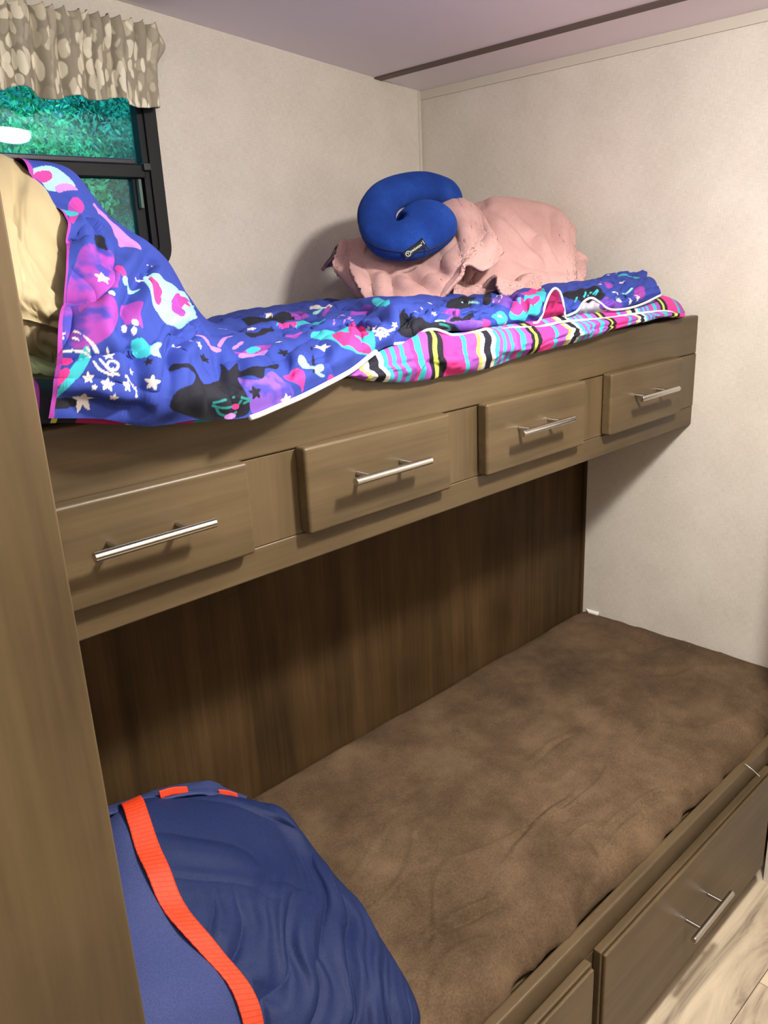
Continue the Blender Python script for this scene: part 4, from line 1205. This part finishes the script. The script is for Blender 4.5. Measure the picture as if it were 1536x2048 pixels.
    # elastic cord loop below the tag
    V4, F4 = tube_vf([ctr + ex * 0.024 - ey * 0.008, ctr + ex * 0.026 - ey * 0.018 + nn * .004, ctr + ex * 0.018 - ey * 0.026 + nn * .004, ctr + ex * 0.004 - ey * 0.026 + nn * .003, ctr - ex * 0.006 - ey * 0.02], 0.0014, 6, 30)
    mesh_obj('cord', V4, F4, plain('dark_cord', lin(34, 24, 36), 0.8), t, smooth=True)
neck_pillow()

# ------------------------------------------------------------------ navy bag with orange webbing on the lower bunk
def bag_mat(name, c1, c2):
    mt, nt, bs = new_mat(name)
    ck = N(nt, 'ShaderNodeTexNoise', i_Scale=700.0, i_Detail=1.0)
    nt.links.new(coords(nt, (1, 1, 1)), ck.inputs['Vector'])
    nt.links.new(ramp(nt, ck.outputs[0], [(0.35, c1), (0.65, c2)]), bs.inputs['Base Color'])
    bs.inputs['Roughness'].default_value = 0.65
    bs.inputs['Specular IOR Level'].default_value = 0.2
    bump(nt, bs, ck.outputs[0], 0.2, 0.0008)
    return mt
M['bag'] = bag_mat('navy_nylon', lin(19, 30, 66), lin(28, 41, 82))
M['bag2'] = bag_mat('slate_blue_nylon', lin(46, 56, 98), lin(58, 68, 112))
def webbing():
    mt, nt, bs = new_mat('orange_webbing')
    at = N(nt, 'ShaderNodeAttribute'); at.attribute_name = 'print'
    mp = N(nt, 'ShaderNodeMapping'); mp.inputs['Scale'].default_value = (16, 150, 1)
    nt.links.new(at.outputs['Color'], mp.inputs[0])
    ch = N(nt, 'ShaderNodeTexBrick'); ch.inputs['Scale'].default_value = 1.0
    ch.inputs['Mortar Size'].default_value = 0.12; ch.inputs['Mortar Smooth'].default_value = 0.6
    ch.inputs['Brick Width'].default_value = 1.0; ch.inputs['Row Height'].default_value = 1.0
    ch.inputs['Color1'].default_value = (*lin(226, 66, 14), 1); ch.inputs['Color2'].default_value = (*lin(214, 56, 12), 1); ch.inputs['Mortar'].default_value = (*lin(170, 32, 4), 1)
    nt.links.new(mp.outputs[0], ch.inputs[0])
    nt.links.new(ch.outputs[0], bs.inputs['Base Color'])
    bs.inputs['Roughness'].default_value = 0.65
    bump(nt, bs, ch.outputs['Fac'], -0.5, 0.001)
    return mt
M['orange'] = webbing()
def bag():
    t = thing('bag', (-1.5, -1.0, 0.4226), 'navy nylon bag with orange webbing strap on the lower bunk', 'bag')
    w_ = lambda x, y, z: ('w', x, y, z)
    cols_ = [
        [w_(-1.69, -.72, .425), w_(-1.67, -.80, .62), w_(-1.66, -.92, .70), w_(-1.67, -1.05, .70), w_(-1.69, -1.16, .64), w_(-1.70, -1.225, .43)],
        [w_(-1.53, -.70, .425), (236, 1622, -.82), (280, 1730, -.94), (350, 1860, -1.03), (470, 2010, -1.12), w_(-1.60, -1.228, .43)],
        [w_(-1.42, -.70, .425), (345, 1592, -.80), (395, 1720, -.95), (470, 1860, -1.05), (560, 2020, -1.14), w_(-1.51, -1.228, .43)],
        [w_(-1.35, -.70, .425), (430, 1590, -.81), (505, 1715, -.96), (590, 1860, -1.075), (670, 2020, -1.16), w_(-1.44, -1.228, .43)],
        [w_(-1.30, -.72, .425), (510, 1604, -.84), (590, 1715, -.96), (680, 1850, -1.08), (755, 2005, -1.175), w_(-1.39, -1.228, .43)],
        [w_(-1.27, -.76, .425), (568, 1627, -.87), (650, 1722, -.97), (745, 1848, -1.085), (818, 1990, -1.18), w_(-1.355, -1.226, .43)],
        [w_(-1.245, -.79, .425), w_(-1.24, -.85, .425), w_(-1.25, -.96, .425), w_(-1.275, -1.08, .425), w_(-1.30, -1.18, .425), w_(-1.34, -1.215, .425)]]
    ctrl = np.array([[cp(e) for e in c] for c in cols_]).transpose(1, 0, 2)
    nv_, nu_ = 300, 360
    S = surf(ctrl, nv_, nu_)
    n = normals(S)
    if n[nv_ // 2, nu_ // 2] @ (CAM - S[nv_ // 2, nu_ // 2]) < 0: n = -n
    a = np.linspace(0, 6, nu_)[None, :]; b = np.linspace(0, 5, nv_)[:, None]
    msk = np.clip((a - 1.2) / 0.5, 0, 1) * np.clip((5.4 - a) / 0.9, 0, 1) * np.clip((b - 0.95) / 0.5, 0, 1)
    low = np.clip((b - 1.9 - 0.25 * (3.5 - a)) / 0.8, 0, 1)
    cr = a + 0.85 * b + 0.25 * vn(a * 1.3, b * 1.3, 201)
    f1 = vn(cr * 2.3, b * 0.55 + 0.2 * a, 203)
    f2 = vn(cr * 5.0, b * 0.9, 204)
    f3 = vn(a * 0.5, b * 3.6 - 0.45 * a + 0.4 * vn(a, b, 207), 205)
    d = msk * (low * (0.012 * (np.sqrt(np.abs(f1) + .01) - .45) + 0.005 * f2) + (1 - low) * (0.007 * f3 + 0.007 * (np.sqrt(np.abs(f3) + .01) - .5))) + 0.002 * vn(a * 1.6, b * 1.6, 206)
    S = S + n * d[..., None]
    S[..., 1] = np.maximum(S[..., 1], -1.232)
    S[..., 2] = np.maximum(S[..., 2], 0.424)
    ip = int(1.18 / 6 * nu_)
    mesh_obj('side_panel', S[:, ip:].reshape(-1, 3), grid_faces(nv_, nu_ - ip), M['bag'], t, smooth=True)
    mesh_obj('end_panel', S[:, :ip + 1].reshape(-1, 3), grid_faces(nv_, ip + 1), M['bag2'], t, smooth=True)['label'] = 'smooth slate blue end panel'
    # strap over the seam
    i0, i1 = int(1.0 / 6 * nu_), int(1.36 / 6 * nu_)
    r0, r1 = int(0.95 / 5 * nv_), int(4.9 / 5 * nv_)
    ks = np.arange(r0, r1)
    wid = np.interp(ks, [r0, r0 + 0.55 * (r1 - r0), r0 + 0.80 * (r1 - r0), r0 + 0.86 * (r1 - r0), r1], [1, 1, .9, .62, .75])
    cen = np.interp(ks, [r0, r0 + 0.3 * (r1 - r0), r0 + 0.6 * (r1 - r0), r0 + 0.80 * (r1 - r0), r1], [.5, .55, .5, .5, .2]) 
    Sp = []
    nw = 14
    for k, wv_, c_ in zip(ks, wid, cen):
        cc = i0 + (i1 - i0) * c_
        P_ = S[k, int(cc)]; Nn = n[k, int(cc)]
        tu = S[k, min(int(cc) + 3, nu_ - 1)] - S[k, int(cc) - 3]; tu /= np.linalg.norm(tu)
        ln_ = np.linspace(-0.5, 0.5, nw)[:, None]
        Sp.append(P_ + tu * ln_ * 0.033 * wv_ + Nn * (0.0035 + 0.0025 * math.sin(k * 0.11)) )
    Sp = np.array(Sp)
    # keep the webbing on the cloth: smooth along its length
    for _ in range(30): Sp[1:-1] = 0.5 * Sp[1:-1] + 0.25 * (Sp[:-2] + Sp[2:])
    sl = np.concatenate([[0], np.cumsum(np.linalg.norm(np.diff(Sp[:, nw // 2], axis=0), axis=1))])
    cs = np.zeros(Sp.shape); cs[..., 1] = sl[:, None]; cs[..., 0] = np.linspace(0, 1, nw)[None, :] * 0.8
    o = mesh_obj('strap', Sp.reshape(-1, 3), grid_faces(*Sp.shape[:2]), M['orange'], t, smooth=True, colors=cs.reshape(-1, 3))
    o['label'] = 'orange ribbed webbing strap'
    sd = o.modifiers.new('thickness', 'SOLIDIFY'); sd.thickness = 0.0022; sd.offset = 0
    # folded top flap with two ends of webbing
    fl_ = pillow_sheet('top_flap', [
        [(150, 1652, -.86), (150, 1640, -.835), (150, 1632, -.81)],
        [(230, 1624, -.845), (232, 1614, -.82), (236, 1606, -.79)],
        [(300, 1606, -.835), (302, 1592, -.81), (305, 1584, -.78)],
        [(370, 1594, -.83), (372, 1580, -.805), (376, 1568, -.775)],
        [(410, 1590, -.832), (412, 1577, -.805), (418, 1564, -.78)],
        [(445, 1592, -.835), (448, 1584, -.815), (450, 1578, -.79)],
        [(490, 1602, -.85), (492, 1598, -.835), (494, 1594, -.82)]], M['bag2'], t, 210, 0.002, 30, 120, 0.004)
    for pts in ([(318, 1590, -.826), (345, 1582, -.822), (374, 1580, -.82)], [(436, 1586, -.824), (455, 1588, -.828), (474, 1594, -.834)]):
        P = catmull(np.array([W(*p) for p in pts]), 16)
        up = np.array([0.0, 0.25, 1.0]); up /= np.linalg.norm(up)
        rows_ = np.stack([P + up * h_ + np.array([0, -0.004, 0]) for h_ in np.linspace(-0.004, 0.008, 6)])
        cs = np.zeros(rows_.shape); cs[..., 1] = np.linspace(0, .08, 16)[None, :]; cs[..., 0] = np.linspace(0, .8, 6)[:, None]
        o = mesh_obj('strap_end', rows_.reshape(-1, 3), grid_faces(6, 16), M['orange'], t, smooth=True, colors=cs.reshape(-1, 3))
        sd = o.modifiers.new('thickness', 'SOLIDIFY'); sd.thickness = 0.002
bag()
